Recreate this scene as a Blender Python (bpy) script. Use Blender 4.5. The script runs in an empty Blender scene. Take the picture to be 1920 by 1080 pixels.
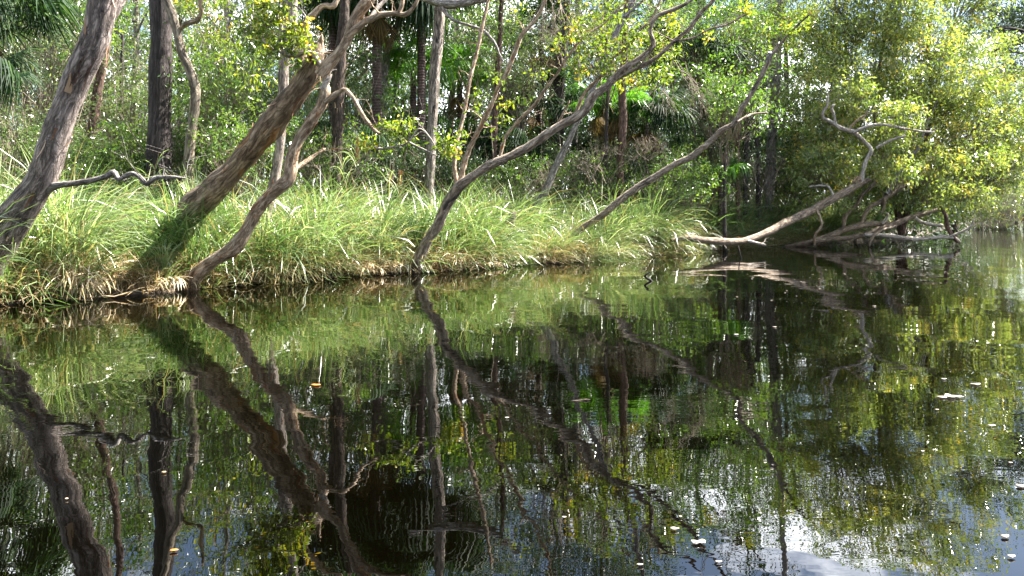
import bpy, math, random
import numpy as np
R = math.radians
rng = np.random.default_rng(7)
random.seed(7)
scene = bpy.context.scene
COL = scene.collection

# ------------------------------------------------------------------ camera, sky, sun, exposure
F, H, YH = 1400.0, 1.0, 395.0            # focal length in photo pixels, eye height above water, horizon row
cam_d = bpy.data.cameras.new('camera'); cam = bpy.data.objects.new('camera', cam_d); COL.objects.link(cam)
cam.location = (0, 0, H); cam.rotation_euler = (R(90), 0, 0)
cam_d.sensor_width = 36.0; cam_d.lens = 36.0 * F / 1920.0
cam_d.shift_y = -(540 - YH) / 1920.0
cam_d.clip_start = 0.05; cam_d.clip_end = 3000
scene.camera = cam
SUN_AZ, SUN_EL = R(68), R(52)            # azimuth to the right of straight ahead, elevation
w = bpy.data.worlds.new('World'); scene.world = w; w.use_nodes = True
nt = w.node_tree; nt.nodes.clear()
out = nt.nodes.new('ShaderNodeOutputWorld'); bg = nt.nodes.new('ShaderNodeBackground')
sky = nt.nodes.new('ShaderNodeTexSky'); sky.sky_type = 'NISHITA'; sky.sun_disc = False
sky.sun_elevation = SUN_EL; sky.sun_rotation = SUN_AZ
tc = nt.nodes.new('ShaderNodeTexCoord'); nz = nt.nodes.new('ShaderNodeTexNoise')
nz.inputs['Scale'].default_value = 3.2; nz.inputs['Detail'].default_value = 7; nz.inputs['Roughness'].default_value = .58
mp = nt.nodes.new('ShaderNodeMapping'); mp.inputs['Scale'].default_value = (1, 1, 2.2); mp.inputs['Location'].default_value = (.3, .9, .2)
rp = nt.nodes.new('ShaderNodeValToRGB'); rp.color_ramp.elements[0].position = .45; rp.color_ramp.elements[1].position = .55
mx = nt.nodes.new('ShaderNodeMixRGB'); mx.inputs['Color2'].default_value = (19, 19.6, 21, 1)
nt.links.new(tc.outputs['Generated'], mp.inputs['Vector']); nt.links.new(mp.outputs[0], nz.inputs['Vector'])
nt.links.new(nz.outputs['Fac'], rp.inputs['Fac'])
sx = nt.nodes.new('ShaderNodeSeparateXYZ'); nt.links.new(tc.outputs['Generated'], sx.inputs[0])   # the cloud bank lies low in the sky
lo_ = nt.nodes.new('ShaderNodeMapRange'); lo_.inputs['From Min'].default_value = .62; lo_.inputs['From Max'].default_value = .44; nt.links.new(sx.outputs['Z'], lo_.inputs['Value'])
cm_ = nt.nodes.new('ShaderNodeMath'); cm_.operation = 'MULTIPLY'; nt.links.new(rp.outputs['Color'], cm_.inputs[0]); nt.links.new(lo_.outputs[0], cm_.inputs[1]); nt.links.new(cm_.outputs[0], mx.inputs['Fac'])
nt.links.new(sky.outputs[0], mx.inputs['Color1']); nt.links.new(mx.outputs[0], bg.inputs['Color'])
bg.inputs['Strength'].default_value = 0.05
nt.links.new(bg.outputs[0], out.inputs['Surface'])
sl = bpy.data.lights.new('sun', 'SUN'); sl.energy = 5.0; sl.angle = R(.5); sl.color = (1, .95, .86)
sun = bpy.data.objects.new('sun', sl); COL.objects.link(sun); sun.location = (20, 10, 40)
sun.rotation_euler = (R(90) - SUN_EL, 0, math.pi - SUN_AZ)
scene.view_settings.view_transform = 'Standard'; scene.view_settings.look = 'None'
scene.view_settings.exposure = 2.95; scene.view_settings.gamma = 1
scene.cycles.max_bounces = 6; scene.cycles.diffuse_bounces = 3; scene.cycles.glossy_bounces = 3
scene.cycles.transmission_bounces = 3; scene.cycles.sample_clamp_indirect = 6
scene.cycles.use_denoising = True; scene.cycles.caustics_reflective = False; scene.cycles.caustics_refractive = False

# ------------------------------------------------------------------ helpers
def tag(o, label=None, cat=None, group=None, kind=None):
    if label: o['label'] = label
    if cat: o['category'] = cat
    if group: o['group'] = group
    if kind: o['kind'] = kind
    return o
def empty(name, loc=(0, 0, 0), rz=0.0, s=1.0):
    o = bpy.data.objects.new(name, None); COL.objects.link(o); o.location = loc
    o.rotation_euler = (0, 0, rz); o.scale = (s, s, s); o.empty_display_size = .2
    return o
def P(x, y, Y):                          # point on the ray of photo pixel (x, y) at distance Y ahead
    return np.array([(x - 960) / F * Y, Y, H - (y - YH) / F * Y])
class MB:
    """collects faces of one mesh, with a random value (tint) and rest coordinates (bc) per vertex"""
    def __init__(s): s.v = []; s.q = []; s.t = []; s.tint = []; s.bc = []; s.n = 0; s.qm = []; s.tm = []; s.mi = 0
    def add(s, v, q=None, t=None, tint=0.5, bc=None):
        v = np.asarray(v, np.float32).reshape(-1, 3); n = len(v)
        s.v.append(v)
        if q is not None and len(q): s.q.append(np.asarray(q, np.int32).reshape(-1, 4) + s.n); s.qm.append(np.full(len(s.q[-1]), s.mi))
        if t is not None and len(t): s.t.append(np.asarray(t, np.int32).reshape(-1, 3) + s.n); s.tm.append(np.full(len(s.t[-1]), s.mi))
        s.tint.append(np.broadcast_to(np.asarray(tint, np.float32), (n,)).astype(np.float32))
        s.bc.append(v if bc is None else np.asarray(bc, np.float32).reshape(-1, 3))
        s.n += n
    def mesh(s, name, mat, smooth=True):
        v = np.concatenate(s.v); q = np.concatenate(s.q) if s.q else np.zeros((0, 4), np.int32)
        t = np.concatenate(s.t) if s.t else np.zeros((0, 3), np.int32)
        me = bpy.data.meshes.new(name)
        me.vertices.add(len(v)); me.vertices.foreach_set('co', v.ravel())
        nl = q.size + t.size; me.loops.add(nl)
        me.loops.foreach_set('vertex_index', np.concatenate([q.ravel(), t.ravel()]))
        me.polygons.add(len(q) + len(t))
        st = np.concatenate([np.arange(len(q)) * 4, q.size + np.arange(len(t)) * 3]).astype(np.int32)
        me.polygons.foreach_set('loop_start', st)
        me.polygons.foreach_set('use_smooth', np.full(len(q) + len(t), smooth))
        me.polygons.foreach_set('material_index', np.concatenate(s.qm + s.tm).astype(np.int32))
        me.update(calc_edges=True)
        a = me.attributes.new('tint', 'FLOAT', 'POINT'); a.data.foreach_set('value', np.concatenate(s.tint))
        a = me.attributes.new('bc', 'FLOAT_VECTOR', 'POINT'); a.data.foreach_set('vector', np.concatenate(s.bc).ravel())
        for m in (mat if isinstance(mat, (list, tuple)) else [mat]): me.materials.append(m)
        return me
    def build(s, name, mat, parent=None, smooth=True):
        o = bpy.data.objects.new(name, s.mesh(name, mat, smooth)); COL.objects.link(o)
        if parent is not None: o.parent = parent
        return o
class Slot:
    """adds to an MB under its second (or later) material"""
    def __init__(s, mb, k): s.mb = mb; s.k = k
    def add(s, *a, **b): o = s.mb.mi; s.mb.mi = s.k; s.mb.add(*a, **b); s.mb.mi = o
def mesh_obj(name, me, parent=None):
    o = bpy.data.objects.new(name, me); COL.objects.link(o)
    if parent is not None: o.parent = parent
    return o

def catmull(pts, step=None, n=None):
    p = np.asarray(pts, float)
    if len(p) < 3:
        k = n or max(2, int(np.linalg.norm(p[-1][:3] - p[0][:3]) / (step or .1)))
        u = np.linspace(0, 1, k + 1)[:, None]; return p[0] * (1 - u) + p[-1] * u
    e = np.vstack([2 * p[0] - p[1], p, 2 * p[-1] - p[-2]]); out_ = []
    for i in range(1, len(e) - 2):
        d = np.linalg.norm(e[i + 1][:3] - e[i][:3]); k = n or max(1, int(math.ceil(d / step)))
        u = (np.arange(k) / k)[:, None]
        out_.append(.5 * ((2 * e[i]) + (-e[i - 1] + e[i + 1]) * u + (2 * e[i - 1] - 5 * e[i] + 4 * e[i + 1] - e[i + 2]) * u ** 2
                    + (-e[i - 1] + 3 * e[i] - 3 * e[i + 1] + e[i + 2]) * u ** 3))
    out_.append(p[-1][None]); return np.vstack(out_)
def wob(p, k, seed):
    r = np.random.default_rng(abs(int(seed)) + 1); s = 0
    for _ in range(4):
        d = r.normal(size=3) * k; s = s + np.sin(p @ d + r.uniform(0, 6.28))
    return s / 4
def frames(c):
    t = np.gradient(c, axis=0); t /= np.linalg.norm(t, axis=1)[:, None] + 1e-9
    u = np.zeros_like(t); a = np.array([0, 1., 0]) if abs(t[0][1]) < .9 else np.array([1., 0, 0])
    for i in range(len(t)):
        a = a - t[i] * (a @ t[i]); a /= np.linalg.norm(a) + 1e-9; u[i] = a
    return t, u, np.cross(t, u)
def tube(mb, pts, rads, seg=10, lump=.10, step=None, seed=0, tint=.5, taper_end=True, kink=0.0, flute=0.0):
    """pts in metres (N,3), rads (N,) -> knobbly limb; returns its centreline and radii"""
    pr = np.column_stack([np.asarray(pts, float), np.asarray(rads, float)])
    step = step or max(.03, float(np.mean(rads)) * 1.1)
    c4 = catmull(pr, step); c = c4[:, :3].copy(); r = np.maximum(c4[:, 3], .0012)
    if kink: c += kink * r[:, None] * np.stack([wob(c, 5, seed + i + 50) for i in range(3)], 1)
    t, u, v = frames(c)
    th = np.arange(seg) / seg * 2 * math.pi
    dirs = np.cos(th)[None, :, None] * u[:, None] + np.sin(th)[None, :, None] * v[:, None]
    rr = r[:, None] * np.ones((1, seg))
    V0 = c[:, None] + dirs * rr[..., None]
    f = 1 + lump * 1.3 * wob(V0 / r.mean() * .35, 1.6, seed) + lump * .7 * wob(V0 / r.mean(), 1.8, seed + 9)
    qz = np.stack([np.cos(th)[None] * np.ones((len(c), 1)), np.sin(th)[None] * np.ones((len(c), 1)), np.repeat((np.arange(len(c)) * step / r.mean() * .22)[:, None], seg, 1)], -1)
    f = f + lump * .55 * wob(qz * 3.2, 1.5, seed + 21)
    if flute: f = f + flute * np.sin(th * 3 + seed)[None] * np.exp(-np.arange(len(c)) * step / .5)[:, None]
    V = c[:, None] + dirs * (rr * f)[..., None]
    if taper_end: V[-1] = c[-1] + (V[-1] - c[-1]) * .15
    L = np.concatenate([[0], np.cumsum(np.linalg.norm(np.diff(c, axis=0), axis=1))])
    bc = np.stack([np.cos(th)[None] * rr, np.sin(th)[None] * rr, np.repeat(L[:, None], seg, 1)], -1) + seed * 3.1
    n = len(c); i = np.arange(n - 1)[:, None] * seg; j = np.arange(seg)[None]; j2 = (j + 1) % seg
    q = np.stack([i + j, i + j2, i + seg + j2, i + seg + j], -1).reshape(-1, 4)
    base = V.reshape(-1, 3); n0 = len(base)
    cap = np.array([[(n - 1) * seg + k, (n - 1) * seg + (k + 1) % seg, n0] for k in range(seg)])
    mb.add(np.vstack([base, c[-1]]), q, cap, tint, np.vstack([bc.reshape(-1, 3), bc[-1, 0]]))
    return c, r
def limb_px(mb, rows, Y0, Y1=None, **k):
    """rows of photo (x, y, width_px[, Y]); depth runs from Y0 to Y1 along the limb; real radius = width*Y/F/2"""
    Y1 = Y0 if Y1 is None else Y1; m = len(rows); pts = []; rd = []
    for i, rw in enumerate(rows):
        Y = rw[3] if len(rw) > 3 else Y0 + (Y1 - Y0) * i / max(1, m - 1)
        pts.append(P(rw[0], rw[1], Y)); rd.append(rw[2] * .92 * Y / F / 2)
    return tube(mb, pts, rd, **k)
def stick(mb, a, b, r0, r1, tint=.5, sag=0.0, n=3):
    a = np.asarray(a, float); b = np.asarray(b, float); u = np.linspace(0, 1, n + 1)[:, None]
    c = a * (1 - u) + b * u; c[:, 2] += sag * np.sin(u[:, 0] * math.pi)
    if n > 2: c[1:-1] += rng.normal(size=(n - 1, 3)) * np.linalg.norm(b - a) * .035
    t, uu, v = frames(c); rr = (r0 + (r1 - r0) * u[:, 0]); th = np.arange(3) / 3 * 2 * math.pi
    V = c[:, None] + (np.cos(th)[None, :, None] * uu[:, None] + np.sin(th)[None, :, None] * v[:, None]) * rr[:, None, None]
    i = np.arange(n)[:, None] * 3; j = np.arange(3)[None]; j2 = (j + 1) % 3
    q = np.stack([i + j, i + j2, i + 3 + j2, i + 3 + j], -1).reshape(-1, 4)
    mb.add(V.reshape(-1, 3), q, None, tint)
def unit(a): return a / (np.linalg.norm(a, axis=-1, keepdims=True) + 1e-9)
def leaves(mb, pos, L, W, droop=.5, fat=False, bias=None, tint=None, fold=.25):
    """leaf blades at pos (N,3): kite or six sided, slightly folded along the midrib"""
    n = len(pos); d = rng.normal(size=(n, 3)); d[:, 2] -= droop * 1.6
    if bias is not None: d += np.asarray(bias)
    d = unit(d); s = unit(np.cross(d, rng.normal(size=(n, 3)))); nn = np.cross(d, s)
    l = (L * rng.uniform(.6, 1.25, n))[:, None]; wd = (W * rng.uniform(.7, 1.25, n))[:, None]
    tint = rng.uniform(0, 1, n) if tint is None else tint
    if not fat:
        V = np.stack([pos, pos + d * l * .42 + s * wd / 2 + nn * wd * fold, pos + d * l, pos + d * l * .42 - s * wd / 2 + nn * wd * fold], 1)
        mb.add(V.reshape(-1, 3), np.arange(n * 4).reshape(-1, 4), None, np.repeat(tint, 4))
    else:
        V = np.stack([pos, pos + d * l * .3 + s * wd * .46 + nn * wd * fold, pos + d * l * .72 + s * wd * .4 + nn * wd * fold,
                      pos + d * l - nn * l * .08, pos + d * l * .72 - s * wd * .4 + nn * wd * fold, pos + d * l * .3 - s * wd * .46 + nn * wd * fold], 1)
        b = np.arange(n)[:, None] * 6
        q = np.concatenate([b + np.array([[0, 1, 2, 3]]), b + np.array([[0, 3, 4, 5]])])
        mb.add(V.reshape(-1, 3), q, None, np.repeat(tint, 6))
def cloud(mb, tw, ell, n, L, W, droop=.5, clump=.30, per=45, hub=None, fat=False, flat=1.0):
    """leaf clumps scattered in an ellipsoid (cx,cy,cz,rx,ry,rz) joined by twigs to a hub"""
    c = np.array(ell[:3]); r = np.array(ell[3:6]); k = max(1, int(n / per))
    d = unit(rng.normal(size=(k, 3))); rad = rng.uniform(.12, 1, k) ** .42
    cc = c + d * rad[:, None] * r
    hub = c - np.array([0, 0, r[2] * .5]) if hub is None else np.asarray(hub, float)
    ct = np.clip(rng.normal(.5, .2, k), 0, 1)
    for i in range(k):
        m = int(per * rng.uniform(.5, 1.5)); cr = clump * rng.uniform(.6, 1.3)
        p = cc[i] + rng.normal(size=(m, 3)) * cr * np.array([.55, .55, .42 * flat])
        leaves(mb, p, L, W, droop, fat, bias=d[i] * .5, tint=np.clip(ct[i] + rng.normal(0, .16, m), 0, 1))
        if tw is not None:
            a = hub + (cc[i] - hub) * rng.uniform(.05, .45)
            stick(tw, a, cc[i], .011 * clump / .3, .003, sag=.05 * clump)
            for _ in range(2):
                b = cc[i] + rng.normal(size=3) * cr * .6
                stick(tw, cc[i], b, .004, .002, n=1)

# ------------------------------------------------------------------ materials
def newmat(name):
    m = bpy.data.materials.new(name); m.use_nodes = True; t = m.node_tree; t.nodes.clear()
    o = t.nodes.new('ShaderNodeOutputMaterial'); return m, t, o
def ramp(t, stops, fac):
    r = t.nodes.new('ShaderNodeValToRGB'); e = r.color_ramp.elements
    while len(e) < len(stops): e.new(.5)
    for i, (p, c) in enumerate(stops): e[i].position = p; e[i].color = (*c, 1)
    t.links.new(fac, r.inputs['Fac']); return r.outputs['Color']
def noise(t, vec, scale, detail=4, rough=.6, stretch=None, dist=0.0):
    n = t.nodes.new('ShaderNodeTexNoise'); n.inputs['Scale'].default_value = scale
    n.inputs['Detail'].default_value = detail; n.inputs['Roughness'].default_value = rough; n.inputs['Distortion'].default_value = dist
    if stretch is not None:
        m = t.nodes.new('ShaderNodeMapping'); m.inputs['Scale'].default_value = stretch
        t.links.new(vec, m.inputs['Vector']); vec = m.outputs[0]
    t.links.new(vec, n.inputs['Vector']); return n.outputs['Fac']
def attr(t, name, kind='Fac'):
    a = t.nodes.new('ShaderNodeAttribute'); a.attribute_name = name; return a.outputs[kind]
def mixc(t, fac, a, b, mode='MIX'):
    m = t.nodes.new('ShaderNodeMixRGB'); m.blend_type = mode
    for s, v in (('Fac', fac), ('Color1', a), ('Color2', b)):
        if isinstance(v, (int, float)): m.inputs[s].default_value = v
        elif isinstance(v, tuple): m.inputs[s].default_value = (*v, 1)
        else: t.links.new(v, m.inputs[s])
    return m.outputs[0]
def leaf_mat(name, stops, trans=.38, rough=.38, spec=.5, tmul=(1.5, 1.55, .75)):
    m, t, o = newmat(name); c = ramp(t, stops, attr(t, 'tint'))
    p = t.nodes.new('ShaderNodeBsdfPrincipled'); p.inputs['Roughness'].default_value = rough
    p.inputs['Specular IOR Level'].default_value = spec
    tr = t.nodes.new('ShaderNodeBsdfTranslucent'); mx_ = t.nodes.new('ShaderNodeMixShader'); mx_.inputs[0].default_value = trans
    t.links.new(c, p.inputs['Base Color']); t.links.new(mixc(t, 1.0, c, tmul, 'MULTIPLY'), tr.inputs['Color'])
    t.links.new(p.outputs[0], mx_.inputs[1]); t.links.new(tr.outputs[0], mx_.inputs[2]); t.links.new(mx_.outputs[0], o.inputs['Surface'])
    return m
def bark_mat(name, dark, mid, light, patch=None, pamt=.55, scale=22, bump=.03, rough=.85, streak=.3, rings=False, green_foot=False):
    m, t, o = newmat(name); bc = attr(t, 'bc', 'Vector')
    f = noise(t, bc, scale, 6, .68, (1, 1, streak), .4)
    big = noise(t, bc, scale * .16, 3, .6, (1, 1, .5), .8)
    c = ramp(t, [(.36, dark), (.49, mid), (.62, light)], f)
    c = mixc(t, ramp(t, [(.38, (0, 0, 0)), (.62, (.75, .75, .75))], big), c, mixc(t, .5, c, light))
    cr = t.nodes.new('ShaderNodeMath'); cr.operation = 'SUBTRACT'; cr.inputs[1].default_value = .5; t.links.new(noise(t, bc, scale * .8, 5, .6, (1, 1, streak * .9), .8), cr.inputs[0])
    ca = t.nodes.new('ShaderNodeMath'); ca.operation = 'ABSOLUTE'; t.links.new(cr.outputs[0], ca.inputs[0])
    ck = ramp(t, [(.0, (.12, .12, .12)), (.035, (.55, .55, .55)), (.075, (1, 1, 1))], ca.outputs[0])
    if patch is not None:
        pf = noise(t, bc, scale * .22, 4, .6, (1, 1, .35), 1.2)
        c = mixc(t, ramp(t, [(pamt, (0, 0, 0)), (pamt + .05, (1, 1, 1))], pf), c, mixc(t, f, tuple(x * .5 for x in patch), patch))
    if green_foot:  # bark colour turns dark green towards the foot
        g = t.nodes.new('ShaderNodeNewGeometry'); sp = t.nodes.new('ShaderNodeSeparateXYZ'); t.links.new(g.outputs['Position'], sp.inputs[0])
        mr = t.nodes.new('ShaderNodeMapRange'); mr.inputs['From Min'].default_value = 1.15; mr.inputs['From Max'].default_value = .80
        t.links.new(sp.outputs['Z'], mr.inputs['Value'])
        c = mixc(t, mr.outputs[0], c, mixc(t, f, (.025, .065, .010), (.09, .18, .028)))
    c = mixc(t, .6, c, ck, 'MULTIPLY')
    g2 = t.nodes.new('ShaderNodeNewGeometry'); s2 = t.nodes.new('ShaderNodeSeparateXYZ'); t.links.new(g2.outputs['Position'], s2.inputs[0])   # wet stain above the waterline
    m2 = t.nodes.new('ShaderNodeMapRange'); m2.inputs['From Min'].default_value = .22; m2.inputs['From Max'].default_value = .05; t.links.new(s2.outputs['Z'], m2.inputs['Value'])
    c = mixc(t, m2.outputs[0], c, mixc(t, 1.0, c, (.3, .28, .25), 'MULTIPLY'))
    p = t.nodes.new('ShaderNodeBsdfPrincipled'); p.inputs['Roughness'].default_value = rough; p.inputs['Specular IOR Level'].default_value = .3
    t.links.new(c, p.inputs['Base Color'])
    b = t.nodes.new('ShaderNodeBump'); b.inputs['Distance'].default_value = bump; b.inputs['Strength'].default_value = .9
    hgt = mixc(t, .5, f, ck)
    if rings:
        wv = t.nodes.new('ShaderNodeTexWave'); wv.bands_direction = 'Z'; wv.inputs['Scale'].default_value = 5; wv.inputs['Distortion'].default_value = 1.5
        t.links.new(bc, wv.inputs['Vector']); hgt = mixc(t, .5, f, wv.outputs['Fac'])
        nc = mixc(t, .6, c, mixc(t, wv.outputs['Fac'], dark, mid)); t.links.new(nc, p.inputs['Base Color'])
    t.links.new(hgt, b.inputs['Height']); t.links.new(b.outputs[0], p.inputs['Normal']); t.links.new(p.outputs[0], o.inputs['Surface'])
    return m
M = {}
M['bark_grey'] = bark_mat('bark_grey', (.05, .038, .034), (.17, .135, .12), (.36, .30, .27), patch=(.10, .06, .045), pamt=.60, scale=20, bump=.03)
M['bark_brown'] = bark_mat('bark_brown', (.035, .02, .012), (.17, .115, .07), (.36, .28, .20), patch=(.42, .22, .09), pamt=.62, scale=16, bump=.035, streak=.26, green_foot=True)
M['bark_tan'] = bark_mat('bark_tan', (.10, .06, .035), (.30, .20, .12), (.52, .42, .31), patch=(.45, .19, .07), pamt=.60, scale=24, bump=.02)
M['bark_pale'] = bark_mat('bark_pale', (.16, .12, .09), (.34, .29, .24), (.54, .49, .44), patch=(.35, .18, .10), pamt=.68, scale=30, bump=.012)
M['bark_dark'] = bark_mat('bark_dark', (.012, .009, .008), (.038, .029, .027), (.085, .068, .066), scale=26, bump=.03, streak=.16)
M['bark_red'] = bark_mat('bark_red', (.03, .015, .012), (.10, .055, .042), (.20, .13, .10), scale=26, bump=.025)
M['bark_mottled'] = bark_mat('bark_mottled', (.035, .026, .02), (.13, .105, .08), (.30, .25, .19), patch=(.55, .42, .26), pamt=.60, scale=14, bump=.03, streak=.3)
M['bark_flaky'] = bark_mat('bark_flaky', (.045, .035, .03), (.20, .16, .13), (.42, .36, .31), patch=(.03, .028, .028), pamt=.60, scale=20, bump=.035, streak=.2)
M['bark_pole'] = bark_mat('bark_pole', (.06, .05, .045), (.19, .165, .15), (.38, .35, .33), patch=(.16, .10, .07), pamt=.62, scale=30, bump=.02)
M['bark_fork'] = bark_mat('bark_fork', (.10, .07, .05), (.27, .20, .145), (.44, .37, .30), patch=(.09, .07, .065), pamt=.60, scale=24, bump=.03)
M['bark_log'] = bark_mat('bark_log', (.06, .04, .028), (.18, .13, .09), (.36, .28, .21), patch=(.42, .34, .28), pamt=.62, scale=22, bump=.02)
M['bark_split'] = bark_mat('bark_split', (.012, .008, .007), (.04, .026, .02), (.11, .08, .06), patch=(.36, .24, .15), pamt=.63, scale=18, bump=.04)
M['bark_palm'] = bark_mat('bark_palm', (.025, .016, .014), (.09, .06, .055), (.16, .12, .11), scale=20, bump=.02, rings=True, streak=.5)
M['twig'] = bark_mat('twig', (.07, .05, .035), (.18, .14, .10), (.32, .27, .21), scale=30, bump=.004)
M['twig_pale'] = bark_mat('twig_pale', (.20, .16, .13), (.36, .31, .27), (.55, .50, .46), scale=30, bump=.004)
M['peel'] = leaf_mat('peel', [(0, (.10, .05, .03)), (.5, (.33, .20, .12)), (1, (.58, .46, .34))], trans=.25, rough=.8, spec=.2, tmul=(1.2, .8, .5))
M['cut_wood'] = bark_mat('cut_wood', (.5, .44, .36), (.68, .62, .54), (.8, .76, .7), scale=40, bump=.002)
M['leaf_bush'] = leaf_mat('leaf_bush', [(0, (.07, .12, .03)), (.35, (.15, .205, .05)), (.65, (.24, .29, .08)), (.88, (.35, .36, .11)), (1, (.52, .38, .08))], rough=.25, trans=.46, spec=1.0, tmul=(1.45, 1.5, .7))
M['leaf_yellow'] = leaf_mat('leaf_yellow', [(0, (.06, .11, .018)), (.4, (.14, .20, .03)), (.75, (.25, .29, .04)), (.93, (.38, .34, .04)), (1, (.60, .33, .04))], rough=.26, trans=.45, spec=.8, tmul=(1.3, 1.4, .5))
M['leaf_grey'] = leaf_mat('leaf_grey', [(0, (.035, .065, .025)), (.5, (.095, .14, .05)), (1, (.22, .25, .10))], rough=.28, trans=.38, spec=.8, tmul=(1.4, 1.5, .8))
M['leaf_green'] = leaf_mat('leaf_green', [(0, (.03, .07, .016)), (.5, (.08, .15, .03)), (1, (.19, .26, .06))], rough=.26, trans=.42, spec=.9, tmul=(1.5, 1.6, .6))
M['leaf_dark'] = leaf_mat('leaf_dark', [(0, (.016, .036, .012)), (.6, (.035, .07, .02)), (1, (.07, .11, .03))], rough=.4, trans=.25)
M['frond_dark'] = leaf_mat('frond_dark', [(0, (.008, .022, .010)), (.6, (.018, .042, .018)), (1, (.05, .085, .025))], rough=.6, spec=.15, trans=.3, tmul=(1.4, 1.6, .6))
M['frond_green'] = leaf_mat('frond_green', [(0, (.035, .10, .012)), (.5, (.07, .18, .02)), (1, (.14, .26, .03))], rough=.30, trans=.5, tmul=(1.6, 1.8, .5))
M['frond_dead'] = leaf_mat('frond_dead', [(0, (.04, .027, .014)), (.6, (.10, .065, .03)), (1, (.2, .14, .06))], rough=.7, trans=.3, spec=.2)
M['grass'] = leaf_mat('grass', [(0, (.24, .18, .09)), (.09, (.30, .25, .12)), (.12, (.045, .09, .025)), (.45, (.12, .19, .062)), (.7, (.20, .27, .11)), (.9, (.32, .37, .20)), (1, (.46, .46, .30))], trans=.36, rough=.33, spec=1.0, tmul=(1.2, 1.3, .75))
M['grass_dead'] = leaf_mat('grass_dead', [(0, (.08, .05, .025)), (.5, (.27, .19, .09)), (.85, (.48, .38, .21)), (1, (.66, .57, .42))], trans=.25, rough=.5, spec=.4, tmul=(1.2, 1, .6))
M['reed_head'] = leaf_mat('reed_head', [(0, (.09, .04, .02)), (1, (.26, .13, .06))], trans=.2, rough=.8, spec=.2)
M['petal'] = leaf_mat('petal', [(0, (.30, .22, .15)), (.5, (.42, .36, .30)), (1, (.55, .51, .47))], trans=.3, rough=.35, tmul=(1, 1, 1))
M['leaf_orange'] = leaf_mat('leaf_orange', [(0, (.50, .16, .04)), (1, (.75, .34, .08))], trans=.2, rough=.3, tmul=(1, 1, 1))

def ground_material():
    m, t, o = newmat('soil'); g = t.nodes.new('ShaderNodeNewGeometry'); v = g.outputs['Position']
    c = ramp(t, [(.3, (.018, .013, .009)), (.5, (.05, .035, .022)), (.62, (.10, .072, .042)), (.75, (.05, .065, .02))], noise(t, v, 5, 8, .7))
    p = t.nodes.new('ShaderNodeBsdfPrincipled'); p.inputs['Roughness'].default_value = .9; t.links.new(c, p.inputs['Base Color'])
    b = t.nodes.new('ShaderNodeBump'); b.inputs['Distance'].default_value = .05; t.links.new(noise(t, v, 14, 6), b.inputs['Height'])
    t.links.new(b.outputs[0], p.inputs['Normal']); t.links.new(p.outputs[0], o.inputs['Surface']); return m
M['soil'] = ground_material()
def water_material():
    m, t, o = newmat('water'); g = t.nodes.new('ShaderNodeNewGeometry'); v = g.outputs['Position']
    p = t.nodes.new('ShaderNodeBsdfPrincipled'); p.inputs['Base Color'].default_value = (.0005, .0004, .00015, 1)
    p.inputs['Roughness'].default_value = .0; p.inputs['IOR'].default_value = 1.62; p.inputs['Specular IOR Level'].default_value = .5
    swell = noise(t, v, 1.1, 0, .5, (1.0, .9, 1), .3)           # slow rolls ~1 m
    rip = noise(t, v, 4.0, 0, .5, (1, 1.3, 1), .3)               # ripples ~0.25 m
    fine = noise(t, v, 13, 1, .5, (1, 1.8, 1), .2)
    calm = noise(t, v, .22, 2, .5, (1, 1.6, 1))
    cm = ramp(t, [(.42, (.25, .25, .25)), (.62, (1, 1, 1))], calm)
    def mul(a, b):
        n = t.nodes.new('ShaderNodeMath'); n.operation = 'MULTIPLY'
        for i, x in enumerate((a, b)):
            if isinstance(x, float): n.inputs[i].default_value = x
            else: t.links.new(x, n.inputs[i])
        return n.outputs[0]
    def add(a, b):
        n = t.nodes.new('ShaderNodeMath'); n.operation = 'ADD'; t.links.new(a, n.inputs[0]); t.links.new(b, n.inputs[1]); return n.outputs[0]
    h = add(add(mul(swell, .0085), mul(rip, .0009)), mul(mul(fine, .00028), cm))
    b = t.nodes.new('ShaderNodeBump'); b.inputs['Distance'].default_value = 1.0; b.inputs['Strength'].default_value = 1.0
    t.links.new(h, b.inputs['Height']); t.links.new(b.outputs[0], p.inputs['Normal']); t.links.new(p.outputs[0], o.inputs['Surface']); return m
M['water'] = water_material()

# ------------------------------------------------------------------ the bank: shoreline, ground, water
def wp(x, yw): Y = F * H / (yw - YH); return ((x - 960) / F * Y, Y)
SHORE = [(-60, -60), (-16, -6), (-9.5, 2.5), (-6.6, 6.2), wp(0, 570), wp(120, 560), wp(240, 552), wp(330, 545), wp(450, 532), wp(640, 518), wp(780, 510),
         wp(890, 502), wp(1010, 494), wp(1130, 486), wp(1240, 478), wp(1285, 472), wp(1380, 465), wp(1480, 459), (13.9, 26), (17.8, 32), (23, 39), (32, 51), (40, 60), (50, 63), (75, 62), (130, 50), (400, 0)]
SH = np.array(SHORE); _r = np.random.default_rng(3); _s = []
for a, b in zip(SH[:-1], SH[1:]):          # nicks and lobes along the near bank
    k = 1 if not (4 < b[1] < 50 and abs(b[0]) < 40) else max(1, int(np.linalg.norm(b - a) / .55))
    for q in range(k): _s.append(a + (b - a) * q / k + (_r.normal(0, .13, 2) if q else 0))
_s.append(SH[-1]); SH = np.array(_s)
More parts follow.
